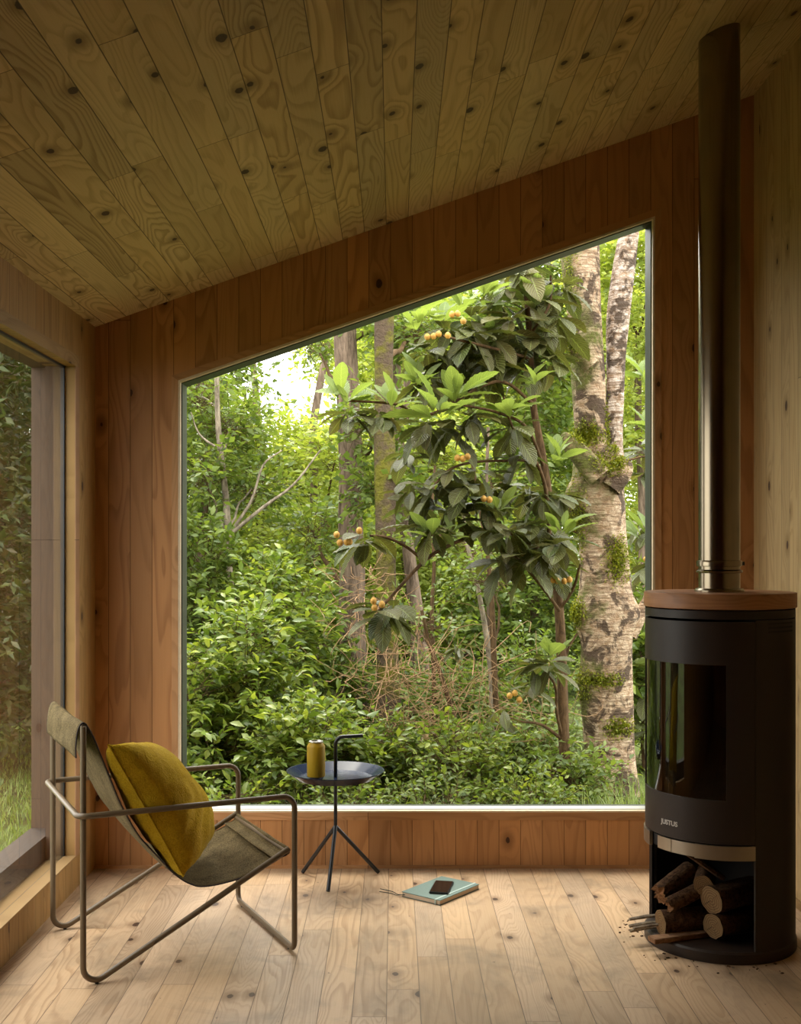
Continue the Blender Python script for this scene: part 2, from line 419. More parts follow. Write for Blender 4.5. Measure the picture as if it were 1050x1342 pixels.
def leaf_mat(name, cols, trans=0.35, rough=0.45, gloss=0.5, veins=False):
    """cols: list of colours picked per leaf"""
    t = NT(name)
    gi = t.new('ShaderNodeNewGeometry')
    n = len(cols)
    c = t.ramp(gi.outputs['Random Per Island'], [(i/(n-1) if n > 1 else 0, q) for i, q in enumerate(cols)])
    if veins:
        uv = t.new('ShaderNodeTexCoord').outputs['UV']; s = t.new('ShaderNodeSeparateXYZ'); t.l.new(uv, s.inputs[0])
        ax = t.math('ABSOLUTE', s.outputs[0])
        w = t.math('SINE', t.math('MULTIPLY', t.math('SUBTRACT', s.outputs[1], t.math('MULTIPLY', ax, 0.22)), 95.0))
        mid = t.mapr(ax, 0.03, 0.09, 1, 0)
        vm = t.math('MAXIMUM', t.mapr(w, 0.72, 1.0, 0, 0.55), mid)
        c = t.mix(t.math('MULTIPLY', vm, 0.8), c, t.mix(0.5, c, (0.45, 0.55, 0.20)))
        bp = t.new('ShaderNodeBump'); t.l.new(w, bp.inputs['Height']); bp.inputs['Strength'].default_value = 0.5; bp.inputs['Distance'].default_value = 0.006
        t.l.new(bp.outputs[0], t.b.inputs['Normal'])
    t.set(color=c, rough=rough, spec=gloss)
    tl = t.new('ShaderNodeBsdfTranslucent')
    ct = t.mix(1.0, c, (1.25, 1.25, 0.55), 'MULTIPLY')
    t.l.new(ct, tl.inputs[0])
    mx = t.new('ShaderNodeMixShader'); mx.inputs[0].default_value = trans
    t.l.new(t.b.outputs[0], mx.inputs[1]); t.l.new(tl.outputs[0], mx.inputs[2]); t.l.new(mx.outputs[0], t.out.inputs[0])
    return t.m
M['lf_far'] = leaf_mat('haze_paled_far_leaves', [(0.20, 0.27, 0.06), (0.34, 0.40, 0.09), (0.46, 0.50, 0.14), (0.26, 0.33, 0.07)], 0.55)  # lighter than real leaves: distance haze is put into the colour
M['lf_mid'] = leaf_mat('mid_green_leaves', [(0.08, 0.13, 0.03), (0.15, 0.21, 0.045), (0.22, 0.28, 0.06), (0.11, 0.17, 0.04)], 0.45)
M['lf_bush'] = leaf_mat('bright_bush_leaves', [(0.08, 0.13, 0.025), (0.15, 0.22, 0.04), (0.33, 0.38, 0.07), (0.11, 0.17, 0.035), (0.22, 0.29, 0.05)], 0.4, 0.35)
M['lf_dark'] = leaf_mat('dark_evergreen_leaves', [(0.018, 0.04, 0.014), (0.035, 0.07, 0.02), (0.06, 0.10, 0.025), (0.03, 0.06, 0.02)], 0.25, 0.4)
M['lf_loq'] = leaf_mat('loquat_old_leaves', [(0.075, 0.085, 0.030), (0.12, 0.125, 0.040), (0.09, 0.092, 0.038), (0.15, 0.135, 0.045), (0.075, 0.10, 0.036)], 0.25, 0.33, 0.5, veins=True)
M['lf_young'] = leaf_mat('loquat_young_leaves', [(0.19, 0.26, 0.085), (0.25, 0.32, 0.11), (0.21, 0.28, 0.09)], 0.4, 0.45, 0.3, veins=True)
M['lf_ever'] = leaf_mat('autumn_tinged_evergreen', [(0.035, 0.055, 0.016), (0.06, 0.09, 0.022), (0.09, 0.11, 0.03), (0.10, 0.085, 0.03)], 0.3)
M['grass'] = leaf_mat('grass_blades', [(0.11, 0.17, 0.035), (0.20, 0.27, 0.06), (0.34, 0.40, 0.14)], 0.4)
M['moss'] = bark('green_moss', (0.07, 0.085, 0.008), (0.26, 0.27, 0.025), (30, 30, 30), 1.0, 0.02)
M['fruit'] = plain('loquat_fruit_skin', (0.50, 0.28, 0.05), 0.6, nscale=60, namp=0.3)
M['flower'] = plain('pale_pink_petals', (0.75, 0.55, 0.42), 0.6)
def ground_mat():
    t = NT('leafy_forest_floor'); o = t.objc()
    n = t.noise(o, 6, 6, 0.7); n2 = t.noise(o, 1.2, 3)
    c = t.ramp(n, [(0.3, (0.035, 0.025, 0.014)), (0.5, (0.06, 0.06, 0.02)), (0.7, (0.09, 0.12, 0.03))])
    t.set(color=t.mix(t.mapr(n2, 0.4, 0.6, 0, 0.6), c, (0.10, 0.14, 0.035)), rough=1.0, spec=0.1); t.bump(n, 1.0, 0.05); return t.m
M['ground'] = ground_mat()

# ------------------------------------------------------------------ the room
XL, XR, YB, YR = -1.218, 1.470, 4.67, -1.3           # left, right, back, rear (behind the camera)
ZL, SL = 2.207, 0.3523                                # eave height at the left wall, slope of ceiling
def zc(x): return ZL+(x-XL)*SL
def struct(o): o['kind'] = 'structure'; return o

struct(MB().box(XL-.25, YR-.2, -.12, XR+.15, YB+.12, 0).build('floor', M['floor']))
mb = MB(); mb.prism([(XL-.25, YR-.2, zc(XL-.25)), (XR+.15, YR-.2, zc(XR+.15)), (XR+.15, YR-.2, zc(XR+.15)+.18), (XL-.25, YR-.2, zc(XL-.25)+.18)], (0, YB+.14-(YR-.2), 0))
struct(mb.build('ceiling', M['ceil']))
# back wall with its slanted picture window opening
wx0, wx1, wz0 = -.8785, 1.0654, .228
wzl, wzr = 1.988, 2.658
T = Vector((0, .14, 0))
def bp(x, z): return Vector((x, YB, z))
mb = MB()
mb.prism([bp(XL, 0), bp(wx0, 0), bp(wx0, zc(wx0)), bp(XL, zc(XL))], T)
mb.prism([bp(wx1, 0), bp(XR, 0), bp(XR, zc(XR)), bp(wx1, zc(wx1))], T)
mb.prism([bp(wx0, 0), bp(wx1, 0), bp(wx1, wz0), bp(wx0, wz0)], T)
mb.prism([bp(wx0, wzl), bp(wx1, wzr), bp(wx1, zc(wx1)), bp(wx0, zc(wx0))], T)
struct(mb.build('wall_back', M['back']))
# right wall, rear wall, left wall
struct(MB().box(XR, YR-.1, 0, XR+.1, YB+.1, zc(XR)+.05).build('wall_right', M['side']))
mb = MB(); mb.prism([(XL, YR, 0), (XR, YR, 0), (XR, YR, zc(XR)), (XL, YR, zc(XL))], (0, -.1, 0))
struct(mb.build('wall_rear', M['back']))
LY0, LY1, LZ0, LZ1 = 2.9, 4.37, .125, 2.0             # left window opening; unseen near end drawn in to cut side light
mb = MB()
TH = .045
mb.box(XL-TH, LY1, 0, XL, YB, zc(XL)); mb.box(XL-TH, YR, 0, XL, LY0, zc(XL))
mb.box(XL-TH, LY0, LZ1, XL, LY1, zc(XL)); mb.box(XL-TH, LY0, 0, XL, LY1, LZ0)
struct(mb.build('wall_left', M['sideL']))
# skirting strips
struct(MB().box(XL, YB-.010, 0, XR, YB, .012).build('baseboard_back', M['trimx']))
struct(MB().box(XR-.010, YR, 0, XR, YB-.010, .03).build('baseboard_right', M['trimy']))
# flush pine frame round the picture window
sl = (wzr-wzl)/(wx1-wx0); b = .027; pr = .004
def fq(pts, mat, name):
    m = MB(); m.prism([bp(x, z)-Vector((0, pr, 0)) for x, z in pts], (0, pr, 0)); return struct(m.build(name, mat))
o_l = (wx0-b, wzl+b*1.0-b*sl+.002); o_r = (wx1+b, wzr+b*1.0+b*sl+.002)
fq([o_l, (wx0, wzl), (wx1, wzr), o_r], M['trimx'], 'trim_1')
fq([(wx0-b, wz0-.032), (wx0, wz0), (wx0, wzl), o_l], M['trimz'], 'trim_2')
fq([(wx1, wz0), (wx1+b, wz0-.032), o_r, (wx1, wzr)], M['trimz'], 'trim_3')
fq([(wx0-b, wz0-.032), (wx1+b, wz0-.032), (wx1, wz0), (wx0, wz0)], M['trimx'], 'trim_4')
# picture window: pale lining edge, dark deep frame, glass
win = prop(thing('window_1', 'large slanted picture window facing the trees', 'window', (0, 0, 0)), kind='structure')
def ring(inset0, inset1, y0, y1, mat, name, zb0=0, zb1=0):
    """frame between two offset outlines of the opening, from y0 to y1"""
    def outl(d, zb): return [(wx0+d, wz0+zb), (wx1-d, wz0+zb), (wx1-d, wzr-d*1.06-d*sl), (wx0+d, wzl-d*1.06+d*sl)]
    A, B = outl(inset0, zb0), outl(inset1, zb1); m = MB()
    for i in range(4):
        j = (i+1) % 4
        m.prism([(A[i][0], y0, A[i][1]), (A[j][0], y0, A[j][1]), (B[j][0], y0, B[j][1]), (B[i][0], y0, B[i][1])], (0, y1-y0, 0))
    return m.build(name, mat, win)
ring(-.001, .008, YB-.004, YB+.022, M['lining'], 'window_lining', 0, .006)
ring(-.001, .012, YB+.022, YB+.125, M['greyframe'], 'window_frame', 0, .004)
MB().box(wx0+.01, YB+.022, wz0+.004, wx1-.01, YB+.078, wz0+.0085).build('sill_strip', M['alu'], win)
m = MB()
m.add([(wx0+.005, YB+.10, wz0+.004), (wx1-.005, YB+.10, wz0+.004), (wx1-.005, YB+.10, wzr-.006), (wx0+.005, YB+.10, wzl-.006)], [(0, 1, 2, 3)])
m.build('window_pane', M['glass_ar'], win)

# left window: pine jamb and sill, glass, weathered outer timber
XG = -1.257
win2 = prop(thing('window_2', 'full height side window left of the armchair', 'window', (0, 0, 0)), kind='structure')
MB().box(XG, LY1, 0, XL-TH, YB, 2.06).box(XG, LY0-.1, 0, XL-TH, LY0, 2.06).build('window_jamb', M['jamb'], win2)
MB().box(-1.33, LY1, 0, XG, YB, 2.06).box(-1.33, LY0-.1, 0, XG, LY0, 2.06).build('outer_jamb', M['weathered'], win2)
MB().box(-1.33, LY0, 0, XL-TH, LY1, .113).build('window_sill', M['trimy'], win2)
MB().box(-1.33, LY0, LZ1, XL-TH, LY1, 2.12).build('window_head', M['trimy'], win2)
MB().box(XG-.012, LY1-.010, LZ0-.012, XG+.002, LY1, LZ1).box(XG-.012, LY0, LZ0-.012, XG+.002, LY1-.010, LZ0-.002).box(XG-.012, LY0, LZ1-.008, XG+.002, LY1-.010, LZ1).build('window_frame', M['black'], win2)
m = MB(); m.add([(XG, LY0, LZ0-.01), (XG, LY1-.002, LZ0-.01), (XG, LY1-.002, LZ1), (XG, LY0, LZ1)], [(0, 1, 2, 3)]); m.build('window_pane', M['glass'], win2)
MB().box(-1.425, 4.50, 0, -1.33, 4.66, 2.14).build('outer_post', M['weathered'], win2)
MB().box(-1.425, LY0, .0, -1.33, 4.50, .205).build('outer_sill', M['weatheredY'], win2)
MB().box(-1.425, LY0, 2.015, -1.33, 4.50, 2.14).build('outer_head', M['weathered'], win2)
# thin flat casing on the wall round the left window
c = .004
struct(MB().box(XL, LY0, LZ1, XL+c, LY1+.05, LZ1+.045).build('trim_5', M['trimy']))
struct(MB().box(XL, LY1, LZ0-.0, XL+c, LY1+.05, LZ1).build('trim_6', M['jamb']))
struct(MB().box(XL-.04, LY0, LZ0, XL+.006, LY1, LZ0+.006).build('trim_7', M['trimy']))

# ground outside
gm = MB(); nx, ny = 40, 40
G0 = -.12
def gz(x, y): return G0-.012*max(0, y-5)+.03*math.sin(x*1.7)*math.cos(y*1.3)
vs = []; fs = []
for j in range(ny+1):
    for i in range(nx+1):
        x = -14+28*i/nx; y = -10+36*j/ny
        vs.append((x, y, gz(x, y) - (.04 if (XL-.4 < x < XR+.3 and YR-.3 < y < YB+.3) else 0)))
for j in range(ny):
    for i in range(nx):
        a = j*(nx+1)+i; fs.append((a, a+1, a+nx+2, a+nx+1))
gm.add(vs, fs, True); struct(gm.build('ground', M['ground']))

# ------------------------------------------------------------------ wood stove
SX, SY, SR = 1.087, 3.82, .241
st = thing('wood_stove', 'round black wood burning stove with curved glass door and wooden top', 'stove', (SX, SY, 0))
DA, DB = -121.0, 10.6
MB().shell(SR-.010, SR, .036, 1.077, DB+.5, 360+DA-.5, 80).build('body', M['stove'], st)
MB().shell(SR-.012, SR, 1.080, 1.106, 0, 359.99, 96).build('upper_band', M['stove'], st)
MB().lathe([(0, .366), (SR-.010, .366), (SR-.010, .330), (0, .330)], n=64).build('hearth_plate', M['stovein'], st)
MB().lathe([(0, 1.100), (SR-.012, 1.100), (SR-.012, 1.085), (0, 1.085)], n=64).build('inner_top', M['stovein'], st)
MB().lathe([(0, 0), (SR+.002, 0), (SR+.004, .004), (SR+.004, .032), (SR-.002, .038), (0, .038)], n=96).build('base', M['stove'], st)
MB().lathe([(0, 1.110), (SR+.002, 1.110), (SR+.005, 1.112), (SR+.005, 1.156), (SR+.003, 1.159), (0, 1.159)], n=96).build('wooden_top', M['stovetop'], st)
GA, GB, GZ0, GZ1 = -99.5, -10.8, .512, .936
d = MB()
d.shell(SR-.008, SR+.001, GZ1, 1.072, DA, DB, 50).shell(SR-.008, SR+.001, .374, GZ0, DA, DB, 50)
d.shell(SR-.008, SR+.001, GZ0, GZ1, DA, GA, 10).shell(SR-.008, SR+.001, GZ0, GZ1, GB, DB, 10)
door = d.build('door', M['stove'], st)
def stove_glass():
    return glass_mat('smoked_stove_glass', (0.45, 0.36, 0.28), .07, 1.3, .02)
m = MB(); m.lathe([(SR-.003, GZ0), (SR-.003, GZ1)], n=60, a0=math.radians(GA), a1=math.radians(GB)); m.build('door_glass', stove_glass(), door)
# firebox
MB().shell(.150, .165, .42, 1.03, GB+8, 360+GA-8, 50).build('firebox_lining', M['brick'], st)
MB().lathe([(0, .41), (.20, .41), (.20, .43), (0, .43)], n=40).build('firebox_floor', M['brick'], st)
MB().lathe([(0, 1.02), (.20, 1.02), (.20, 1.03), (0, 1.03)], n=40).build('firebox_roof', M['brick'], st)
# steel band under the door
sb = MB().shell(SR-.006, SR+.004, .325, .370, -34, DB, 24); sb.build('ash_lip', M['steel2'], st)
MB().shell(SR-.010, SR-.002, .327, .368, -54, -34, 10).build('ash_lip', M['steel2'], st)
MB().shell(SR-.010, SR-.002, .327, .368, -70, -54.6, 10).build('ash_lip', M['steel2'], st)
MB().shell(SR-.006, SR+.005, .325, .370, DA, -80, 16).build('ash_lip', M['steel2'], st)
# lining of the log compartment
MB().shell(SR-.020, SR-.011, .038, .330, DB+4, 360+DA-4, 50).build('compartment_lining', M['stovein'], st)
for z in (1.066, 1.053, 1.040):
    MB().shell(SR-.001, SR+.0012, z-.0028, z+.0028, 22, 53, 16).build('vent_slot', M['stovein'], st)  # thin near-black strips on the shell imitate the dark slot openings
# lettering on the door
fc = bpy.data.curves.new('lettering', 'FONT'); fc.body = 'JUSTUS'; fc.size = .0215; fc.align_x = 'CENTER'; fc.extrude = .0006; fc.offset = .0005
fo = bpy.data.objects.new('lettering_src', fc); COL.objects.link(fo)
dg = bpy.context.evaluated_depsgraph_get(); me = bpy.data.meshes.new_from_object(fo.evaluated_get(dg))
COL.objects.unlink(fo); bpy.data.objects.remove(fo)
bm = bmesh.new(); bm.from_mesh(me)
bmesh.ops.subdivide_edges(bm, edges=[e for e in bm.edges if e.calc_length() > .006], cuts=2)
for v in bm.verts:
    a = math.radians(-56)+v.co.x/SR; r = SR+.0015+v.co.z
    v.co = Vector((math.sin(a)*r, -math.cos(a)*r, .413+v.co.y))
bm.to_mesh(me); bm.free(); me.materials.clear(); me.materials.append(M['logo'])
lt = bpy.data.objects.new('lettering', me); COL.objects.link(lt); lt.parent = door

# flue
PR = .0675
fl = thing('flue_pipe', 'tall brushed steel flue pipe rising from the stove to the ceiling', 'flue pipe', (SX, SY, 1.159))
top = zc(SX)-1.159
segs = 64
m = MB(); vs = []
for k in range(segs):
    a = 2*math.pi*k/segs; x, y = math.cos(a)*PR, math.sin(a)*PR
    vs += [(x, y, .0), (x, y, top+x*SL+.0)]
m.add(vs, [(2*k, 2*((k+1) % segs), 2*((k+1) % segs)+1, 2*k+1) for k in range(segs)], True)
m.build('pipe', M['steel'], fl)
MB().lathe([(PR, 0), (PR+.014, 0), (PR+.014, .006), (PR+.008, .012), (PR, .012)], n=64).build('collar', M['steel'], fl)
MB().lathe([(PR-.001, .062), (PR+.007, .064), (PR+.008, .070), (PR+.003, .074), (PR-.001, .074)], n=64).build('collar', M['steel'], fl)
MB().lathe([(PR-.001, .084), (PR+.006, .085), (PR+.007, .100), (PR+.005, .104), (PR-.001, .105)], n=64).build('collar', M['steel'], fl)
MB().box(PR+.004, -.006, .088, PR+.016, .006, .100).build('clamp_screw', M['black'], fl)

# ------------------------------------------------------------------ firewood
def log(name, label, p0, ax, length, r, squash=1.0, mat='logbark', endmat='cut', split=False, group='firewood in the stove'):
    ax = Vector(ax).normalized(); th = thing(name, label, 'firewood log', p0, 0, group)
    n = 26; m = 8; up = Vector((0, 0, 1)); sd = ax.cross(up).normalized(); up = sd.cross(ax)
    ph = random.uniform(0, 6)
    def rad(a): 
        q = 1+.05*math.sin(2*a+ph)+.03*math.sin(5*a+ph*2)+.02*math.sin(9*a)
        if split: q *= .55+.45*abs(math.cos((a-1.0)*0.75)) if True else 1
        return r*q
    vs = []
    for i in range(m+1):
        t = i/m
        for k in range(n):
            a = 2*math.pi*k/n; rr = rad(a)*(1+random.uniform(-.03, .03))
            wob = ax*(random.uniform(-.012, .012) if (split and i in (0,)) else 0)
            vs.append(ax*(length*t)+sd*math.cos(a)*rr+up*math.sin(a)*rr*squash+wob)
    fs = [(i*n+k, i*n+(k+1) % n, (i+1)*n+(k+1) % n, (i+1)*n+k) for i in range(m) for k in range(n)]
    MB().add(vs, fs, not split).build('bark', M[mat], th)
    # end faces as discs with rings
    for end, off in ((0, 0.0005), (m, -0.0005)):
        V = []; uv = []; FC = []
        cen = ax*(length*(0 if end == 0 else 1)+off)
        rings = 5
        for q in range(rings+1):
            for k in range(n):
                w = vs[end*n+k]; V.append(cen+(w-cen)*(q/rings)*.985); uv.append((q/rings, k/n))
        for q in range(rings):
            for k in range(n):
                FC.append((q*n+k, q*n+(k+1) % n, (q+1)*n+(k+1) % n, (q+1)*n+k))
        V = np.array([tuple(x) for x in V]); FC = np.array(FC)
        if end == 0: FC = FC[:, ::-1]
        npmesh('cut_end', V, FC, 4, M[endmat], th, uv=np.array(uv))
    return th
log('log', 'thick sawn log with a cracked round end, upper right in the stove store', at(932.3, 1179.7, 3.70), (.85, .5, .02), .20, .046)
log('log', 'round sawn log lowest right, under the cracked thick log', at(934.5, 1214, 3.68), (.85, .5, .0), .20, .041)
log('log', 'dark barked log lowest left with a pale round sawn end', at(865.6, 1208.9, 3.745), (.95, .22, .0), .19, .0395)
log('log', 'split log with torn orange end, highest on the left', at(864, 1171, 3.79), (.80, .45, .40), .15, .040, .8, split=True, endmat='split')
log('log', 'thin shaggy split log between the torn log and the pale ended log', at(875, 1186, 3.735), (.90, .25, .34), .17, .027, .9, split=True, endmat='split')
log('log', 'round log lying behind the cracked thick log, end peeping over it', at(922, 1161, 3.73), (.35, .92, .08), .13, .033)
log('bark_slab', 'dark reddish bark slab leaning on top of the firewood', at(893, 1112, 3.74), (.85, .1, -.60), .17, .024, .45, split=True, endmat='split')
lt_ = thing('wood_strip', 'flat rough sawn wood strip sticking out under the logs', 'wood strip', (0, 0, 0))
p0, p1 = at(854, 1236, 3.67), at(974, 1229, 3.79)
p0.z = .047; p1.z = .047
dv = (p1-p0); Mx = Matrix.Translation(p0) @ Matrix.Rotation(math.atan2(dv.y, dv.x), 4, 'Z')
MB().box(0, -.020, -.008, dv.length*.92, .022, .008, Mx).build('strip', M['lath'], lt_, bevel=.0015)
for i, (x, y, lab) in enumerate([(825, 1213, 'highest and rearmost of the kindling sticks left of the stove'), (825, 1219, 'thin kindling stick, second from the bottom left of the stove'), (826, 1222, 'kindling stick nearest the floor left of the stove'), (830, 1216, 'kindling stick lying in the middle of the little bundle by the stove')]):
    a = at(x, y, 3.80-.02*i); a.z = (.072, .056, .047, .062)[i]; bb = a+Vector((.125, .035, .004))
    o = MB().tube([a, (a+bb)/2+Vector((0, 0, .002)), bb], [.0055, .006, .005], n=5, jit=.15).build('kindling_stick', M['pale'])
    prop(o, lab, 'kindling', 'kindling by the stove')
cr = MB()
for i in range(46):
    a = random.uniform(-2.2, .5); rr = SR+random.uniform(.01, .10)**1.0
    x, y = SX+math.sin(a)*rr, SY-math.cos(a)*rr; s_ = random.uniform(.0015, .005)
    cr.box(-s_, -s_*.6, 0, s_, s_*.6, s_*.6, Matrix.Translation((x, y, 0)) @ Matrix.Rotation(random.uniform(0, 3), 4, 'Z'))
prop(cr.build('bark_crumbs', M['logbark']), 'dark bark crumbs scattered on the floor around the stove base', 'crumbs', kind='stuff')

# ------------------------------------------------------------------ lounge chair
CH0 = Vector((-.925, 3.41, 0)); CU = Vector((.901, .434, 0)); CA = math.atan2(.434, .901)
ch = thing('lounge_chair', 'low lounge chair of olive brown steel tube with a slung canvas seat', 'chair', CH0, CA)
W = .545; R = .0092
def nearplane(px, py, off=0.0):
    k = (px-CX)/F; L = (.925+3.41*k)/(.901-.434*k); Y = 3.41+.434*L
    return (L, EYE-(py-CY)*Y/F)
FX, FZ = .652, .335
for y in (0, W):
    p = fillet([(0, y, .772), (0, y, -.0148), (FX, y, FZ)], [0, .040, 0])
    MB().tube(p, R, 14).build('side_frame', M['chairmetal'], ch)
    MB().tube([(.040, y, .0), (.040, y, .006)], .006, 10).build('foot_glide', M['black'], ch)
MB().tube([(0, 0, .768), (0, W, .768)], R*.9, 12).build('top_bar', M['chairmetal'], ch)
MB().tube([(FX-.004, 0, FZ-.012), (FX-.004, W, FZ-.012)], R*.8, 12).build('front_bar', M['chairmetal'], ch)
yo = -.0185; yf = W+.0185; xr = -.0185; xf = FX+.012; AZ = .508
lp = fillet([(xr, yo, AZ), (xf, yo, AZ), (xf, yo, R+.003), (xf, yf, R+.003), (xf, yf, AZ), (xr, yf, AZ)], [.030, .040, .03, .03, .040, .030], 7, closed=True)
MB().tube(lp, R, 14, closed=True).build('arm_loop', M['chairmetal'], ch)
for y in (.03, W-.03): MB().tube([(xf, y, 0), (xf, y, .008)], .006, 10).build('foot_glide', M['black'], ch)
# sling
prof_px = [(115, 950), (123, 966), (132, 988), (146, 1023), (160, 1056), (180, 1092), (197, 1112), (212, 1128), (226, 1143), (240, 1154), (252, 1160), (265, 1163), (288, 1160), (320, 1151), (350, 1137), (374, 1121)]
pf = [nearplane(*q) for q in prof_px]
pf = [( .010, .777)]+pf[1:]+[(FX-.002, FZ+.002), (FX+.004, FZ-.010), (FX-.008, FZ-.024), (FX-.05, FZ-.030)]
front = smoothpath(pf, 4)
flap = smoothpath([(-.019, .678), (-.020, .71), (-.015, .755), (-.006, .777), (.003, .782)], 4)
prof = [np.array(q) for q in flap]+[np.array(q) for q in front]
nv = 20; V = []; y0, y1 = .010, W-.010
for i, (x, z) in enumerate(prof):
    for k in range(nv+1):
        t = k/nv; y = y0+(y1-y0)*t
        sag = .010*math.sin(math.pi*t)*math.sin(math.pi*min(1, i/len(prof)))
        dxy = .0025*math.sin(i*.9+t*7)*math.sin(math.pi*t)
        V.append((x+dxy-sag*.3, y, z-sag*.6))
FCs = [(i*(nv+1)+k, i*(nv+1)+k+1, (i+1)*(nv+1)+k+1, (i+1)*(nv+1)+k) for i in range(len(prof)-1) for k in range(nv)]
sling = npmesh('canvas_sling', np.array(V), np.array(FCs), 4, M['canvas'], ch, smooth=True)
md = sling.modifiers.new('thick', 'SOLIDIFY'); md.thickness = .0035; md.offset = 0
for y in (y0, y1):
    MB().tube([(q[0], y, q[1]) for q in prof], .0023, 6).build('edge_binding', M['binding'], sling)

# cushion
cu = thing('cushion', 'mustard yellow linen cushion leaning in the lounge chair', 'cushion', (0, 0, 0))
A = Vector((-.895, 3.425, .695)); D = Vector((-.690, 3.530, .272)); Wv = Vector((.005, .405, -.03))
B = A+Wv+Vector((-.01, -.02, -.035)); Cc = D+Wv+Vector((0, .0, .035))
nrm = (D-A).cross(Wv).normalized()
if nrm.x < 0: nrm = -nrm
N = 44; V = []
def shape(s, t):
    # pinched-corner outline
    e = 1-.045*(math.sin(math.pi*t))**1.0
    f = 1-.045*(math.sin(math.pi*s))**1.0
    s2 = .5+(s-.5)*e; t2 = .5+(t-.5)*f
    return (A*(1-s2)*(1-t2)+B*s2*(1-t2)+Cc*s2*t2+D*(1-s2)*t2)
for side in (1, -1):
    for i in range(N+1):
        for j in range(N+1):
            s, t = i/N, j/N
            p = shape(s, t)
            h = (max(0, 4*s*(1-s))*max(0, 4*t*(1-t)))**.36
            th_ = (.128 if side > 0 else .080)*h
            edge = min(s, 1-s, t, 1-t)
            wr = .006*math.sin(26*s+5*math.sin(9*t))*math.exp(-((t-.75)/.25)**2)+.005*math.sin(40*(s+t)+4*math.sin(7*s))*math.exp(-(edge/.12)**1.5)+.004*math.sin(13*t+8*s)
            V.append(p+nrm*(.045+side*(th_+wr*h)))
V = np.array([tuple(v) for v in V]); S = (N+1)**2; FC = []
for i in range(N):
    for j in range(N):
        a = i*(N+1)+j; q = (a, a+1, a+N+2, a+N+1)
        FC.append(q); FC.append(tuple(S+z for z in q[::-1]))
npmesh('cushion_cover', V, np.array(FC), 4, M['linen'], cu, smooth=True)
rim = []
for i in range(N): rim.append((i/N, 0))
for i in range(N): rim.append((1, i/N))
for i in range(N): rim.append((1-i/N, 1))
for i in range(N): rim.append((0, 1-i/N))
MB().tube([shape(s, t)+nrm*.045 for s, t in rim], .0032, 6, closed=True).build('seam_piping', M['linen'], cu)

# ------------------------------------------------------------------ tray table with can
TX, TY = -.2285, 4.50
tb = thing('tray_table', 'small black tripod tray table with dark blue round tray and bent handle', 'side table', (TX, TY, 0))
for (lx, ly) in ((-.138, .088), (.170, .085), (-.020, -.172)):
    MB().tube([(0, 0, .212), (lx*.985, ly*.985, .007)], .0078, 12).build('leg', M['black'], tb)
pole = fillet([(0, 0, .20), (0, 0, .562), (.108, 0, .568)], [0, .03, 0])
MB().tube(pole, .0072, 14).build('handle_pole', M['black'], tb)
ZT = .405
MB().lathe([(0, ZT), (.146, ZT)], n=72).lathe([(.146, ZT), (.189, ZT+.027)], n=72).lathe([(.189, ZT+.027), (.192, ZT+.0275), (.1905, ZT+.024)], n=72).lathe([(.1905, ZT+.024), (.150, ZT-.005)], n=72).lathe([(.150, ZT-.005), (0, ZT-.005)], n=72).build('tray', M['tray'], tb)
cn = thing('drink_can', 'mustard yellow drink can standing on the blue tray', 'can', (-.302, 4.455, ZT))
MB().lathe([(0, .004), (.022, .004), (.0245, 0), (.0262, .004), (.0345, .013)], n=40).build('can_base', M['canmetal'], cn)
MB().lathe([(.0345, .0125), (.0355, .016), (.0355, .128), (.0345, .131), (.0265, .1445)], n=40).build('can_body', M['can'], cn)
MB().lathe([(.0265, .1440), (.0278, .1455), (.0278, .1490), (.0262, .1490), (.0245, .1445), (0, .1445)], n=40).build('can_lid', M['canmetal'], cn)
MB().box(-.012, -.005, .1445, .004, .005, .1462).build('ring_pull', M['canmetal'], cn)

# ------------------------------------------------------------------ notebook and phone
def fl_(px, py, Z=0):
    Y = (EYE-Z)*F/(py-CY); return Vector(((px-CX)/F*Y, Y, Z))
n0, n1, n2 = fl_(526, 1175), fl_(577, 1187), fl_(573, 1153)
e1 = (n1-n0); e2 = (n2-n0); e1.z = e2.z = 0
wN = .165; lN = .262
e1n = e1.normalized(); e2n = Vector((-e1n.y, e1n.x, 0))
ang = math.atan2(e1n.y, e1n.x)
nb = thing('notebook', 'sage green hardback notebook lying on the floor by the window', 'notebook', n0, ang)
w_, l_ = e1.length, e2.dot(e2n)
MB().box(0, 0, 0, w_, l_, .0025).box(0, 0, .0165, w_, l_, .019).build('cover', M['cover'], nb, bevel=.0012)
MB().box(.003, .003, .0025, w_-.003, l_-.003, .0165).build('pages', M['pages'], nb)
MB().box(w_*.86, -.0012, .001, w_*.86+.007, l_+.0012, .0200).build('elastic_band', M['band'], nb)
for q in (0, 1):
    MB().tube(smoothpath([(.02+.012*q, .01, .010), (-.012, -.012+.01*q, .006), (-.05-.01*q, .004+.02*q, .002), (-.10-.02*q, -.006+.03*q, .002)], 5), .0013, 5).build('ribbon', M['cord'], nb)
ph0, ph1, ph3 = fl_(562, 1171.5, .019), fl_(587.5, 1173, .019), fl_(572, 1156, .019)
pe = (ph1-ph0); pn = pe.normalized()
phn = thing('smartphone', 'black smartphone lying face up on the green notebook', 'phone', ph0, math.atan2(pn.y, pn.x))
pw = pe.length; plen = (ph3-ph0).dot(Vector((-pn.y, pn.x, 0)))
MB().box(0, 0, .0, pw, plen, .008).build('phone_body', M['phone'], phn, bevel=.003)
MB().box(.004, .006, .008, pw-.004, plen-.006, .0084).build('screen', M['screen'], phn)

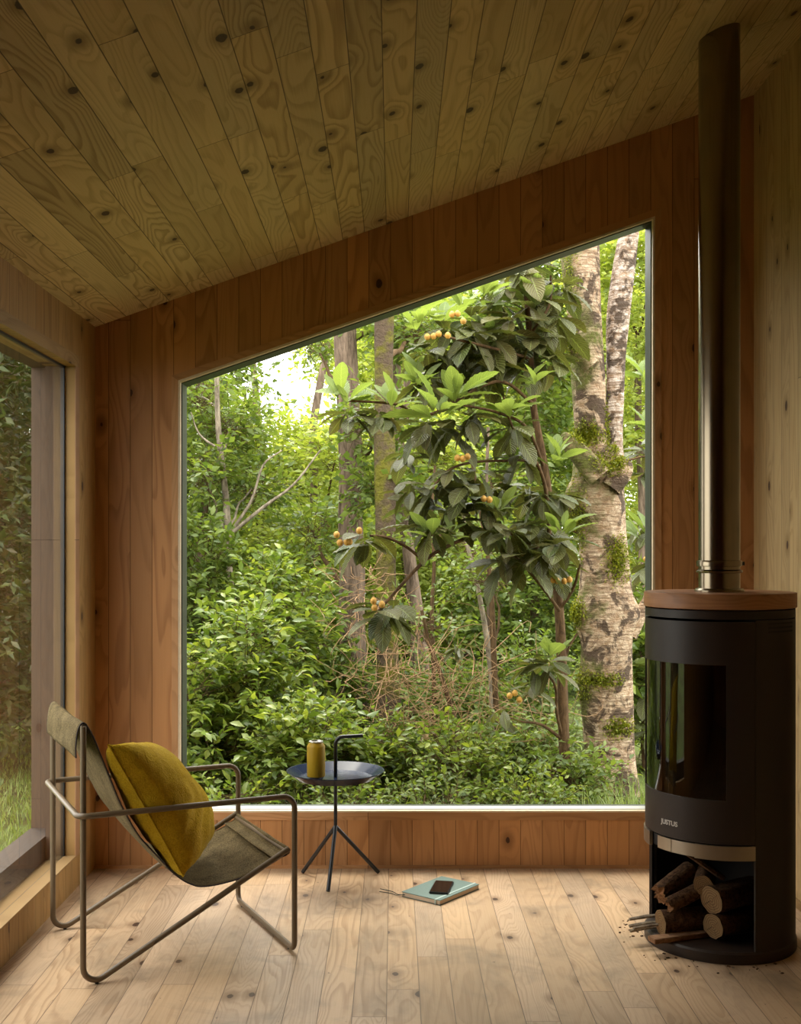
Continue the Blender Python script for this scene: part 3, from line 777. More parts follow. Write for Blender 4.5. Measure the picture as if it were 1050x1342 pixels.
# ------------------------------------------------------------------ outside: plants
LEAF2 = (np.array([(0, 0, 0), (-.5, .42, .07), (.5, .42, .07), (0, 1, -.06)], float), np.array([(0, 2, 3), (0, 3, 1)]), 3)
LEAF6 = (np.array([(0, 0, 0), (-.34, .22, .05), (-.5, .52, .08), (0, 1, -.14), (.5, .52, .08), (.34, .22, .05), (0, .3, 0), (0, .62, -.02)], float),
         np.array([(0, 6, 1), (1, 6, 2), (2, 6, 7), (2, 7, 3), (0, 5, 6), (5, 4, 6), (4, 7, 6), (4, 3, 7)]), 3)
def bigleaf():
    V = []; nu, nvv = 4, 16
    for j in range(nvv+1):
        t = j/nvv; w = (max(0, math.sin(math.pi*min(1, t**1.25)))**.8)*(1 if t < 1 else 0)+.02
        for i in range(nu+1):
            u = (i/nu-.5)*2; ser = 1+.05*(j % 2)
            V.append((u*.5*w*ser, t, .05*abs(u)*w-.22*t*t+.016*(j % 2)))
    FC = [(j*(nu+1)+i, j*(nu+1)+i+1, (j+1)*(nu+1)+i+1, (j+1)*(nu+1)+i) for j in range(nvv) for i in range(nu)]
    uv = np.array([((i/nu-.5)*2, j/nvv) for j in range(nvv+1) for i in range(nu+1)])
    return np.array(V), np.array(FC), 4, uv
BIG = bigleaf()

def norm(a): return a/np.maximum(np.linalg.norm(a, axis=-1, keepdims=True), 1e-9)
def leafmesh(name, tmpl, P, Dr, Nn, L, Wd, mat, parent, smooth=False):
    tv, tf, nper = tmpl[:3]
    Dr = norm(Dr); sd = norm(np.cross(Dr, Nn)); Nn = np.cross(sd, Dr)
    V = (P[:, None, :]+sd[:, None, :]*(tv[None, :, 0:1]*Wd[:, None, None])
         + Dr[:, None, :]*(tv[None, :, 1:2]*L[:, None, None])+Nn[:, None, :]*(tv[None, :, 2:3]*L[:, None, None]))
    k = len(tv); n = len(P)
    FC = (tf[None]+(np.arange(n)*k)[:, None, None]).reshape(-1, nper)
    uv = np.tile(tmpl[3], (n, 1)) if len(tmpl) > 3 else None
    return npmesh(name, V.reshape(-1, 3), FC, nper, mat, parent, smooth, uv)

def tubes_np(segs, n=4):
    """segs: list of (points (m,3), radii (m,)) -> V, F quads (vectorised per stem)"""
    Vs = []; Fs = []; b = 0
    for pts, rs in segs:
        pts = np.asarray(pts, float); m = len(pts)
        t = norm(np.gradient(pts, axis=0)); ref = np.array([.31, .83, .46])
        s = norm(np.cross(t, ref)); u = np.cross(s, t)
        a = np.arange(n)*2*np.pi/n
        V = pts[:, None]+(s[:, None]*np.cos(a)[None, :, None]+u[:, None]*np.sin(a)[None, :, None])*np.asarray(rs)[:, None, None]
        Vs.append(V.reshape(-1, 3))
        i = np.arange(m-1)[:, None]*n; k = np.arange(n)[None]; k2 = (k+1) % n
        Fs.append((np.stack([i+k, i+k2, i+n+k2, i+n+k], -1).reshape(-1, 4))+b); b += m*n
    return np.concatenate(Vs), np.concatenate(Fs)

def curve3(a, b, n=6, sag=.1):
    a = np.array(a, float); b = np.array(b, float); t = np.linspace(0, 1, n)[:, None]
    off = rng.normal(0, sag, 3)*np.linalg.norm(b-a)
    return a+(b-a)*t+off*(4*t*(1-t))*.5+rng.normal(0, .012, (n, 3))*np.linalg.norm(b-a)*(t*(1-t)*4)

def twiggy(th, clumps, n_twigs, per, L, Wr, mat, tmpl=LEAF2, twl=(.12, .3), spread=1.0, flat=.55, up=.25, stem_mat='twig', twr=.0016, stems=True, hollow=.55):
    """leafy twigs filling ellipsoid clumps [(centre, radii)]"""
    cl = np.array([c for c, r in clumps], float); rd = np.array([r for c, r in clumps], float)
    w = (rd.prod(1))**.67; w /= w.sum()
    idx = rng.choice(len(cl), n_twigs, p=w)
    d = norm(rng.normal(0, 1, (n_twigs, 3))); rr = rng.uniform(hollow, 1.0, (n_twigs, 1))**.7
    P = cl[idx]+d*rd[idx]*rr
    out = norm(d*np.array([1, 1, .45])+np.array([0, 0, up])+rng.normal(0, .45, (n_twigs, 3)))
    tl = rng.uniform(*twl, n_twigs)
    t = np.linspace(.1, 1.0, per)
    PP = P[:, None]+out[:, None]*(t[None, :, None]*tl[:, None, None])
    side = norm(np.cross(out, np.array([.1, .2, 1.0])))
    sgn = np.where(np.arange(per) % 2, 1, -1)[None, :, None]
    dirs = out[:, None]*.55+side[:, None]*sgn*rng.uniform(.4, 1.0, (n_twigs, per, 1))+rng.normal(0, .3, (n_twigs, per, 3))*spread
    dirs[..., 2] -= .12
    nn = np.array([0, 0, 1.0])+rng.normal(0, flat, (n_twigs, per, 3))
    PP = PP.reshape(-1, 3); n = len(PP)
    LL = L*rng.uniform(.6, 1.25, n)
    leafmesh('foliage', tmpl, PP, dirs.reshape(-1, 3), nn.reshape(-1, 3), LL, LL*Wr, mat, th)
    if stems:
        seg = []
        for i in range(0, n_twigs, 1 if n_twigs < 700 else 3):
            seg.append((np.stack([P[i]-out[i]*tl[i]*.5, P[i]+out[i]*tl[i]]), [twr*1.6, twr*.6]))
        V, FC = tubes_np(seg, 3)
        return V, FC
    return None

def add_stems(th, segs, mat, extra=None, n=5, name='stems'):
    V, FC = tubes_np(segs, n)
    if extra is not None and extra[0] is not None:
        FC = np.concatenate([FC, extra[1]+len(V)]) ; V = np.concatenate([V, extra[0]])
    return npmesh(name, V, FC, 4, mat, th, smooth=True)

def shrub(name, label, cat, base, h, r, n_tw, L, mat, tmpl=LEAF6, per=9, Wr=.45, ncl=9, stem='twig', group=None, up=.5, twl=(.10, .24), low=.1):
    base = Vector(base); th = thing(name, label, cat, base, 0, group)
    cls = []
    for i in range(ncl):
        a = rng.uniform(0, 6.28); q = rng.uniform(0, .65)*r; z = rng.uniform(low, .85)*h
        sc = (1-.35*z/h)
        cls.append(((math.cos(a)*q*sc, math.sin(a)*q*sc, z), (r*.5*rng.uniform(.7, 1.2),)*2+(h*.22,)))
    ex = twiggy(th, cls, n_tw, per, L, Wr, mat, tmpl, twl, up=up)
    segs = []
    for c_, r_ in cls:
        segs.append((curve3((rng.normal(0, .05), rng.normal(0, .05), 0), c_, 7, .15), np.linspace(.010, .003, 7)*min(1.6, max(.7, h))))
    add_stems(th, segs, M[stem], ex)
    return th

def trunkmesh(path, rad, n=18, bumps=.06, seed=0, lumps=()):
    """trunk with irregular surface; path (m,3), rad (m)"""
    P = np.array(smoothpath([(*p, r) for p, r in zip(path, rad)], 10)); pts = P[:, :3]; rs = P[:, 3]
    m = len(pts); t = norm(np.gradient(pts, axis=0)); ref = np.array([0, 1.0, .02])
    s = norm(np.cross(t, ref)); u = np.cross(s, t); a = np.arange(n)*2*np.pi/n
    z = pts[:, 2][:, None]
    g = np.random.default_rng(seed); q = 1.0
    for k in range(7):
        q = q+bumps*g.normal()*np.sin(a[None]*g.integers(1, 5)+g.uniform(0, 6)+z*g.uniform(1, 9))
    q = q+g.normal(0, bumps*.25, (m, n))
    V = pts[:, None]+(s[:, None]*np.cos(a)[None, :, None]+u[:, None]*np.sin(a)[None, :, None])*(rs[:, None]*q)[..., None]
    V = V.reshape(-1, 3)
    for (c_, rr, amp) in lumps:
        dd = np.linalg.norm(V-np.array(c_), axis=1); cen = pts[np.argmin(np.linalg.norm(pts-np.array(c_), axis=1))]
        V += norm(V-cen)*(amp*np.exp(-(dd/rr)**2))[:, None]
    i = np.arange(m-1)[:, None]*n; k = np.arange(n)[None]; k2 = (k+1) % n
    FC = np.stack([i+k, i+k2, i+n+k2, i+n+k], -1).reshape(-1, 4)
    return V, FC
def join(parts):
    V = []; Fx = []; b = 0
    for v, f in parts: V.append(v); Fx.append(f+b); b += len(v)
    return np.concatenate(V), np.concatenate(Fx)

# ---- birch
def birch_mat(name, moss_amt, pink):
    t = NT(name); o = t.objc()
    s = t.new('ShaderNodeSeparateXYZ'); t.l.new(o, s.inputs[0])
    hz = t.new('ShaderNodeMapping'); t.l.new(o, hz.inputs[0]); hz.inputs['Scale'].default_value = (3.5, 3.5, 34)
    n1 = t.noise(hz.outputs[0], 2.0, 5, .65, .3)
    n2 = t.noise(o, 7, 5, .65, .6); n3 = t.noise(o, 3.0, 4, .6, .3); n4 = t.noise(o, 28, 4, .7)
    c = t.mix(t.mapr(n4, .35, .65, 0, 1), (0.33, 0.21, 0.12), pink)
    n5 = t.noise(hz.outputs[0], 6.0, 4, .7, .2)
    c = t.mix(t.mapr(n5, .5, .62, 0, .7), c, (0.25, 0.15, 0.085))
    c = t.mix(t.mapr(n1, .48, .60, 0, .85), c, (0.19, 0.12, 0.075))
    c = t.mix(t.mapr(n2, .50, .56, 0, .92), c, (0.065, 0.042, 0.028))
    xs = t.mapr(s.outputs[0], -.27, .02, .13, -.14)
    mm = t.math('ADD', n3, xs)
    c = t.mix(t.math('MULTIPLY', t.mapr(mm, .55-moss_amt, .66-moss_amt, 0, 1), t.mapr(n4, .35, .55, .4, 1)), c, t.mix(n4, (0.055, 0.055, 0.016), (0.16, 0.17, 0.035)))
    h = t.math('ADD', t.math('MULTIPLY', n1, .6), t.math('ADD', t.math('MULTIPLY', n2, -.6), n4))
    t.set(color=c, rough=.8, spec=.2); t.bump(h, .9, .025); return t.m
BY = 6.8
bx, by, _ = at(800, 1057, BY); 
bi = thing('birch_tree', 'thick pale birch with forked mossy trunk close outside the window', 'tree', (bx, by, gz(bx, by)))
b0 = Vector(bi.location)
def bl(px, py, w=None, dy=0.0):
    p = at(px, py, BY+dy)-b0; return (p.x, p.y, p.z)
def br_(w): return w/2/F*BY
main = [(804, 1130, 96), (804, 1057, 78), (798, 980, 66), (795, 900, 67), (796, 840, 68), (794, 790, 68), (792, 740, 62), (789, 700, 62), (785, 660, 70), (783, 625, 66), (778, 590, 52)]
pa = [bl(x, y) for x, y, w in main]; ra = [br_(w) for *_, w in main]
lump = [((bl(757, 808)), .10, .05), ((bl(832, 806)), .09, .06), ((bl(750, 655)), .10, .05), ((bl(815, 600)), .07, .03), (bl(762, 900), .08, .02)]
left = [(783, 640, 50), (777, 600, 46), (774, 562, 42), (771, 499, 46), (768, 437, 44), (763, 374, 48), (760, 327, 50), (757, 270, 46), (752, 200, 40)]
right = [(798, 650, 36), (804, 610, 30), (805, 577, 24), (806, 515, 24), (807, 468, 26), (810, 421, 30), (815, 374, 29), (821, 327, 27), (825, 299, 25), (830, 240, 24), (836, 180, 20)]
stub = [(785, 625, 34), (768, 606, 30), (752, 588, 24), (738, 573, 15), (735, 570, 9)]
stub2 = [(775, 480, 22), (758, 462, 20), (747, 449, 14), (744, 444, 8)]
stub3 = [(800, 640, 30), (816, 618, 26), (822, 604, 14)]
stub4 = [(822, 830, 30), (838, 806, 20), (846, 790, 12), (852, 770, 8)]
tr_m = birch_mat('mossy_birch_bark', .045, (0.62, 0.49, 0.35)); wh_m = birch_mat('white_birch_bark', -.12, (0.78, 0.69, 0.62))
parts_ = [trunkmesh(pa, ra, 40, .02, 1, lump), trunkmesh([bl(x, y, dy=-.02) for x, y, w in left], [br_(w) for *_, w in left], 32, .02, 2)]
for q_, sd_ in ((stub, 3), (stub2, 4), (stub3, 5), (stub4, 6)):
    parts_.append(trunkmesh([bl(x, y, dy=-.13 if sd_ < 6 else 0) for x, y, w in q_], [br_(w) for *_, w in q_], 18, .04, sd_))
npmesh('trunk', *join(parts_), 4, tr_m, bi, smooth=True)
npmesh('white_stem', *trunkmesh([bl(x, y, dy=.03) for x, y, w in right], [br_(w) for *_, w in right], 30, .02, 8), 4, wh_m, bi, smooth=True)
# moss tufts growing on the bark
M['mossleaf'] = leaf_mat('bright_moss_tufts', [(0.10, 0.13, 0.01), (0.22, 0.25, 0.02), (0.34, 0.34, 0.03)], .3)
tV = join(parts_)[0]
def moss(cen, rad, n, L=.020):
    cen = np.array(cen); dd = np.linalg.norm((tV-cen)/np.array(rad), axis=1)
    idx = np.where(dd < 1.3)[0]
    if len(idx) < 3: return
    w = np.exp(-dd[idx]**2*2); w /= w.sum(); a = rng.choice(idx, n, p=w); b = rng.choice(idx, n, p=w)
    near = np.linalg.norm(tV[a]-tV[b], axis=1) < .06
    P = np.where(near[:, None], tV[a]+(tV[b]-tV[a])*rng.uniform(0, 1, (n, 1)), tV[a]+rng.normal(0, .008, (n, 3)))
    out = np.array([0, -1.0, .25])+rng.normal(0, .7, (n, 3)); nn = rng.normal(0, 1, (n, 3))
    leafmesh('moss', LEAF2, P, out, nn, rng.uniform(.4, 1.2, n)*L, rng.uniform(.3, .6, n)*L, M['mossleaf'], bi)
for (px, py, rx, rz, n_) in ((771, 568, .09, .07, 2200), (797, 608, .10, .07, 2600), (808, 560, .05, .22, 1600), (810, 735, .08, .14, 1800), (757, 690, .06, .25, 1500), (755, 805, .06, .10, 1300), (790, 893, .12, .05, 1000), (812, 955, .09, .06, 1000), (755, 445, .06, .12, 1000), (748, 380, .05, .4, 1000), (765, 900, .05, .12, 700)):
    moss(bl(px, py, dy=-.15), (rx, .25, rz), n_)
segs = []
for (a_, b_) in (((815, 604), (852, 596)), ((760, 700), (742, 690)), ((765, 470), (748, 440))):
    segs.append((curve3(bl(*a_), bl(*b_), 6, .05), np.linspace(.010, .004, 6)))
for sg in segs: add_stems(bi, [sg], M['twig'], name='branch')

# ---- loquat
lo_ = thing('loquat_tree', 'loquat tree with big ribbed leaves and orange fruit outside the window', 'tree', at(742, 1100, 6.2))
lo_.location.z = gz(0, 6.2); l0 = Vector(lo_.location)
def ll(px, py, Y=6.0): p = at(px, py, Y)-l0; return np.array((p.x, p.y, p.z))
LS = []
def limb(pts, w0, w1, Y0, Y1):
    n_ = len(pts); P = np.array(smoothpath([tuple(ll(x, y, Y0+(Y1-Y0)*i/(n_-1))) for i, (x, y) in enumerate(pts)], 6))
    LS.append((P, np.linspace(w0, w1, len(P))/2/F*6.0)); return P
limb([(742, 1110), (742, 1040), (739, 960), (736, 860), (733, 800), (727, 740), (719, 650), (710, 590), (699, 530), (694, 440), (690, 380), (686, 330)], 17, 7, 6.2, 6.2)
limb([(728, 745), (700, 715), (660, 697), (620, 702), (575, 722), (556, 735)], 7, 4, 6.1, 5.7)
limb([(556, 735), (530, 715), (505, 704), (485, 702)], 4, 3, 5.7, 5.6)
limb([(556, 735), (535, 757), (510, 785), (497, 800)], 5, 3, 5.7, 5.6)
limb([(720, 700), (715, 640), (700, 600), (672, 560), (660, 520)], 6, 3, 6.1, 5.8)
limb([(720, 650), (700, 608), (660, 604), (620, 606), (590, 615), (570, 635)], 4, 3, 6.1, 5.7)
limb([(712, 610), (690, 560), (650, 540), (600, 530)], 5, 3, 6.1, 5.7)
limb([(695, 470), (660, 460), (620, 450), (580, 440)], 5, 3, 6.2, 5.8)
limb([(700, 530), (650, 500), (560, 545), (520, 530), (455, 525)], 5, 3, 6.1, 5.7)
limb([(733, 800), (715, 775), (690, 745), (665, 720)], 5, 3, 6.1, 5.8)
limb([(733, 800), (752, 770), (760, 740)], 5, 3, 6.2, 6.0)
limb([(738, 970), (730, 935), (728, 900), (715, 880)], 5, 3, 6.2, 6.0)
limb([(738, 970), (710, 950), (680, 945), (655, 935)], 5, 2, 6.2, 6.0)
limb([(694, 440), (720, 400), (722, 360)], 4, 3, 6.2, 6.2)
limb([(737, 880), (745, 850), (757, 830)], 4, 3, 6.2, 6.2)
add_stems(lo_, LS, M['twig'], n=8, name='trunk')
rosP, rosY, rosL = [], [], []
# (px, py, depth, size, young?)
ros = [(455, 520, 5.7, .20, 1), (512, 525, 5.8, .19, 1), (577, 535, 5.7, .26, 1), (600, 515, 5.8, .22, 1), (670, 535, 5.8, .22, 1), (548, 500, 5.9, .18, 1),
       (735, 695, 5.8, .18, 1), (565, 700, 5.7, .17, 1), (590, 700, 5.7, .13, 1), (655, 660, 5.8, .14, 1), (720, 860, 6.0, .16, 1), (640, 385, 6.0, .20, 1), (540, 420, 5.9, .2, 1), (575, 420, 6.0, .22, 1), (845, 490, 7.4, .24, 1), (850, 560, 7.4, .24, 1), (692, 395, 6.2, .2, 1), (610, 400, 6.2, .2, 1), (700, 500, 6.0, .16, 1), (730, 600, 6.3, .2, 1),
       (460, 540, 5.8, .18, 0), (590, 560, 5.9, .25, 0), (560, 555, 5.9, .25, 0), (620, 545, 5.8, .22, 0), (672, 560, 5.9, .22, 0), (500, 545, 5.8, .18, 0), (690, 345, 6.2, .24, 0), (700, 400, 6.2, .26, 0), (670, 420, 6.1, .26, 0), (700, 445, 6.2, .26, 0), (715, 370, 6.3, .24, 0), (650, 450, 6.1, .25, 0), (620, 440, 6.0, .25, 0), (590, 430, 6.0, .24, 0), (560, 460, 6.0, .22, 0), (720, 470, 6.3, .24, 0), (730, 420, 6.3, .25, 0), (665, 370, 6.2, .22, 0), (640, 480, 6.1, .24, 0), (600, 470, 6.1, .24, 0), (690, 480, 6.2, .22, 0), (540, 640, 5.9, .18, 0), (570, 640, 5.8, .22, 0), (610, 640, 5.8, .22, 0), (600, 670, 5.9, .22, 0), (640, 690, 5.8, .22, 0), (670, 700, 5.8, .22, 0), (660, 730, 5.9, .24, 0), (690, 735, 5.9, .24, 0), (700, 715, 5.9, .22, 0), (730, 715, 5.8, .22, 0), (625, 620, 5.9, .2, 0), (590, 615, 5.8, .18, 0), (480, 705, 5.6, .22, 0), (500, 800, 5.6, .22, 0), (515, 795, 5.6, .2, 0), (560, 690, 5.7, .2, 0), (710, 650, 6.0, .2, 0), (735, 650, 6.1, .2, 0), (720, 870, 6.0, .18, 0), (700, 870, 6.0, .15, 0), (655, 935, 6.0, .12, 0), (700, 900, 6.1, .14, 0), (845, 620, 7.4, .22, 0), (850, 740, 7.4, .22, 0), (843, 590, 7.4, .22, 0), (600, 850, 6.0, .1, 0), (680, 600, 6.0, .2, 0), (560, 500, 6.0, .22, 0), (635, 660, 5.9, .2, 0), (700, 690, 6.0, .2, 0), (850, 690, 7.5, .24, 0), (846, 830, 7.4, .22, 1), (850, 900, 7.4, .22, 0), (848, 960, 7.4, .22, 0), (575, 470, 6.1, .22, 0), (610, 420, 6.2, .24, 0), (655, 400, 6.3, .24, 0), (630, 500, 6.2, .22, 0), (585, 500, 6.2, .22, 0), (680, 450, 6.3, .25, 0), (735, 380, 6.4, .24, 0), (530, 600, 6.1, .18, 0), (650, 640, 6.1, .22, 0), (715, 690, 6.2, .24, 0), (550, 660, 6.0, .2, 0), (690, 640, 6.2, .22, 0), (730, 740, 6.1, .2, 0), (640, 430, 6.2, .18, 1), (590, 640, 6.0, .16, 1), (845, 700, 7.3, .2, 1)]
for young in (1, 0):
    P, Dd, Nn, Ls, Ws = [], [], [], [], []
    for (x, y, Y, S_, yg) in ros:
        if yg != young: continue
        c_ = ll(x, y+(6 if young else 0), Y); n_ = 9 if young else 11
        ph = rng.uniform(0, 6.28)
        for k in range(n_):
            a = ph+k*2.4+rng.normal(0, .2)
            el = (rng.uniform(.15, 1.25) if young else rng.uniform(-1.0, .35))
            dd = np.array([math.cos(a)*math.cos(el), math.sin(a)*math.cos(el), math.sin(el)])
            P.append(c_+dd*.012+rng.normal(0, .015, 3)); Dd.append(dd)
            side = np.cross(dd, [0, 0, 1.0]); nn = np.cross(side, dd)
            if nn[2] < 0: nn = -nn
            Nn.append(nn+rng.normal(0, .2, 3)); l__ = S_*rng.uniform(.6, 1.05)*(1 if young else 1.0)
            Ls.append(l__); Ws.append(l__*rng.uniform(.36, .47))
    leafmesh('young_leaves' if young else 'old_leaves', BIG, np.array(P), np.array(Dd), np.array(Nn), np.array(Ls), np.array(Ws), M['lf_young'] if young else M['lf_loq'], lo_, smooth=False)
for (x, y, Y, n_) in ((572, 441, 5.75, 4), (600, 415, 5.75, 3), (452, 710, 5.5, 4), (472, 690, 5.5, 1), (607, 604, 5.7, 3), (637, 655, 5.7, 2), (494, 793, 5.5, 3), (738, 762, 5.9, 4), (676, 912, 5.95, 3), (850, 735, 7.2, 2)):
    for k in range(n_):
        p = ll(x+(k-(n_-1)/2)*7+rng.normal(0, 2), y+rng.normal(0, 3.5), Y)
        MB().lathe([(.0, -.016), (.009, -.014), (.0155, -.004), (.0145, .008), (.007, .016), (.003, .018), (0, .017)], c=p, n=12).build('loquat_fruit', M['fruit'], lo_)

# ---- trunks in the middle ground
def simple_tree(name, label, base_px, Y, path, mat, clumps_px, n_tw, L, lmat, bumps=.03, per=8, seed=3, twl=(.15, .35), group=None, nseg=18, cat='tree', extra_br=(), bmat='twig'):
    x0 = (path[0][0]-CX)/F*Y; th = thing(name, label, cat, (x0, Y, gz(x0, Y)), 0, group); q0 = Vector(th.location)
    P = []; rr = []
    for (x, y, w) in path:
        p = at(x, y, Y)-q0; P.append((p.x, p.y, p.z)); rr.append(w/2/F*Y)
    P = [(P[0][0], P[0][1], -.05)]+P; rr = [rr[0]*1.15]+rr
    parts = [trunkmesh(P, rr, nseg, bumps, seed)]
    npmesh('trunk', *join(parts), 4, mat, th, smooth=True)
    segs = []; ex = None
    if clumps_px:
        cl = []
        for (x, y, w, h, dy) in clumps_px:
            c_ = at(x, y, Y+dy)-q0; cl.append(((c_.x, c_.y, c_.z), (w/2/F*Y, max(.3, w/3/F*Y), h/2/F*Y)))
            k = min(range(len(P)), key=lambda i: abs(P[i][2]-(c_.z-.3)))
            segs.append((curve3(P[k], (c_.x, c_.y, c_.z), 8, .12), np.linspace(min(rr[k]*.5, .03), .006, 8)))
        ex = twiggy(th, cl, n_tw, per, L, .55, lmat, LEAF2, twl, hollow=.2)
    for pts, w in extra_br:
        P3 = np.array(smoothpath([tuple(at(x, y, Y-.1)-q0) for x, y in pts], 6)); segs.append((P3, np.linspace(w, w*.35, len(P3))/2/F*Y))
    if ex is not None: npmesh('twigs', *ex, 4, M['twig'], th)['kind'] = 'stuff'
    for sg in segs: add_stems(th, [sg], M[bmat], None, name='branch')
    return th
def mossy_mat():
    t = NT('moss_covered_bark'); o = t.objc(); n = t.noise(o, 4, 5, .65, .3); n2 = t.noise(o, 30, 4, .7)
    c = t.mix(n2, (0.05, 0.036, 0.025), (0.17, 0.12, 0.08))
    c = t.mix(t.mapr(n, .46, .58, 0, 1), c, t.mix(n2, (0.08, 0.08, 0.015), (0.22, 0.20, 0.03)))
    t.set(color=c, rough=.95, spec=.1); t.bump(n2, 1.0, .03); return t.m
M['mossy'] = mossy_mat()
simple_tree('tree', 'straight brown trunked tree left of the mossy trunk', None, 9.0, [(470, 1000, 42), (466, 930, 40), (464, 870, 36), (461, 780, 33), (460, 700, 33), (460, 600, 32), (456, 520, 30), (453, 450, 29), (451, 380, 28), (449, 300, 26)], M['trunkb'],
            [(415, 455, 70, 30, .6), (500, 560, 110, 60, -.4), (420, 700, 120, 60, .5), (520, 420, 110, 60, .8)], 330, .075, M['lf_mid'], seed=5, nseg=26)
simple_tree('tree', 'moss covered trunk just right of the straight brown trunk', None, 8.2, [(512, 1040, 46), (511, 960, 38), (509, 880, 30), (507, 800, 26), (506, 700, 26), (504, 600, 27), (503, 540, 26), (503, 470, 25), (504, 400, 25), (504, 330, 24)], M['mossy'],
            [(540, 440, 110, 60, .8), (500, 640, 80, 50, .4)], 240, .075, M['lf_mid'], seed=6, nseg=24)
simple_tree('tree', 'dark leaning trunk behind the dry brambles', None, 9.4, [(555, 960, 24), (550, 860, 22), (545, 800, 19), (538, 740, 17), (528, 640, 15), (520, 540, 14), (518, 440, 13), (516, 360, 12)], M['trunkb'],
            [(560, 600, 120, 80, 1.0)], 200, .075, M['lf_far'], seed=7, nseg=18)
simple_tree('tree', 'thin pale crooked tree near the left edge of the view', None, 8.6, [(322, 940, 12), (317, 880, 11), (308, 820, 10), (302, 760, 9), (299, 700, 9), (295, 640, 8), (289, 590, 8), (285, 540, 7), (284, 480, 7), (283, 420, 6)], M['pale'],
            [(300, 560, 90, 60, .3), (265, 520, 70, 70, .5), (330, 640, 80, 60, .5), (270, 620, 60, 60, 0)], 330, .07, M['lf_mid'], seed=8, nseg=12, bmat='pale',
            extra_br=[(((308, 690), (330, 655), (345, 610), (370, 590)), 5), (((302, 700), (345, 665), (385, 635), (420, 590)), 6), (((289, 590), (262, 570), (250, 540)), 4)])
simple_tree('sapling', 'slim straight sapling between the brambles and the loquat stem', None, 7.0, [(668, 1060, 10), (660, 1010, 9), (651, 940, 8), (647, 850, 8), (644, 780, 7), (638, 720, 6), (628, 660, 5), (618, 600, 4)], M['twig'],
            [(640, 760, 60, 40, .2)], 40, .05, M['lf_mid'], seed=9, nseg=8)
simple_tree('sapling', 'arching sapling leaning left in front of the ferny undergrowth', None, 6.9, [(622, 1050, 9), (612, 1000, 8), (598, 950, 8), (586, 910, 7), (573, 870, 6), (562, 840, 5), (553, 800, 4)], M['twig'],
            [(560, 820, 60, 40, .2)], 40, .05, M['lf_mid'], seed=10, nseg=8)
simple_tree('sapling', 'leaning grey sapling whose tip reaches the loquat branch', None, 7.4, [(646, 1000, 9), (645, 900, 8), (640, 850, 8), (632, 800, 7), (622, 750, 6), (612, 710, 5), (606, 660, 4)], M['pale'],
            [(620, 720, 60, 40, .2)], 30, .05, M['lf_mid'], seed=11, nseg=8)
simple_tree('sapling', 'thin dark sapling nearest the mossy trunk', None, 7.8, [(570, 960, 6), (568, 860, 6), (566, 800, 5), (569, 740, 5), (566, 680, 4), (570, 610, 3)], M['twig'],
            [(570, 700, 60, 40, .2)], 30, .05, M['lf_mid'], seed=12, nseg=8)
simple_tree('sapling', 'upright sapling rising behind the leaning grey sapling', None, 8.2, [(660, 960, 8), (645, 850, 8), (641, 780, 7), (641, 720, 6), (638, 640, 5), (640, 560, 4)], M['trunkb'],
            [(650, 640, 70, 50, .2)], 40, .05, M['lf_mid'], seed=13, nseg=8)

# ---- far canopy trees
far = [
    # px centre, Y, clumps [(px,py,w,h)], trunk px, material, label
    (262, 11.5, [(262, 600, 130, 220), (250, 760, 120, 200), (280, 480, 120, 90), (260, 880, 140, 120)], 'lf_mid', 'mid green tree at the far left edge of the picture window'),
    (340, 13.5, [(350, 620, 190, 150), (330, 730, 180, 140), (400, 610, 90, 60), (290, 560, 60, 60)], 'lf_far', 'yellow green tree below the gap of white sky'),
    (415, 12.0, [(410, 720, 170, 160), (420, 465, 60, 30), (440, 600, 70, 90), (410, 830, 170, 130)], 'lf_far', 'leafy tree right of the gap of white sky, left of the brown trunk'),
    (540, 13.0, [(540, 700, 180, 190), (520, 500, 130, 150), (560, 600, 160, 120), (540, 420, 140, 90)], 'lf_far', 'bright tree behind the moss covered trunk'),
    (620, 15.0, [(620, 760, 200, 200), (640, 640, 180, 140), (600, 460, 160, 170), (660, 540, 140, 140)], 'lf_far', 'pale green tree glimpsed through the loquat branches'),
    (700, 12.5, [(690, 820, 170, 200), (700, 600, 130, 200), (690, 430, 150, 170), (720, 340, 120, 80)], 'lf_mid', 'green tree behind the loquat tree, left of the birch'),
    (840, 11.0, [(845, 400, 110, 180), (850, 560, 90, 160), (850, 720, 90, 200), (850, 880, 110, 200), (820, 330, 90, 90)], 'lf_far', 'green tree behind the right side of the birch'),
    (470, 17.0, [(470, 680, 240, 220), (330, 700, 220, 200), (600, 700, 260, 240), (700, 560, 260, 240), (560, 470, 260, 160), (480, 820, 300, 160)], 'lf_far', 'most distant pale tree closing the view behind the trunks'),
    (780, 16.0, [(790, 480, 200, 260), (780, 740, 220, 260), (700, 800, 200, 200), (820, 350, 160, 160)], 'lf_far', 'distant tree behind the birch trunk'),
    (110, 13.0, [(110, 560, 180, 320), (60, 760, 200, 260), (150, 880, 180, 160)], 'lf_mid', 'tree beyond the left end of the back wall'),
    (960, 13.0, [(960, 480, 170, 300), (1000, 740, 200, 260), (950, 880, 160, 160)], 'lf_far', 'tree beyond the stove end of the back wall'),
    (250, 16.5, [(250, 660, 160, 240), (270, 800, 240, 200), (380, 820, 240, 160), (240, 500, 100, 120)], 'lf_mid', 'distant dark tree low on the left of the view'),
]
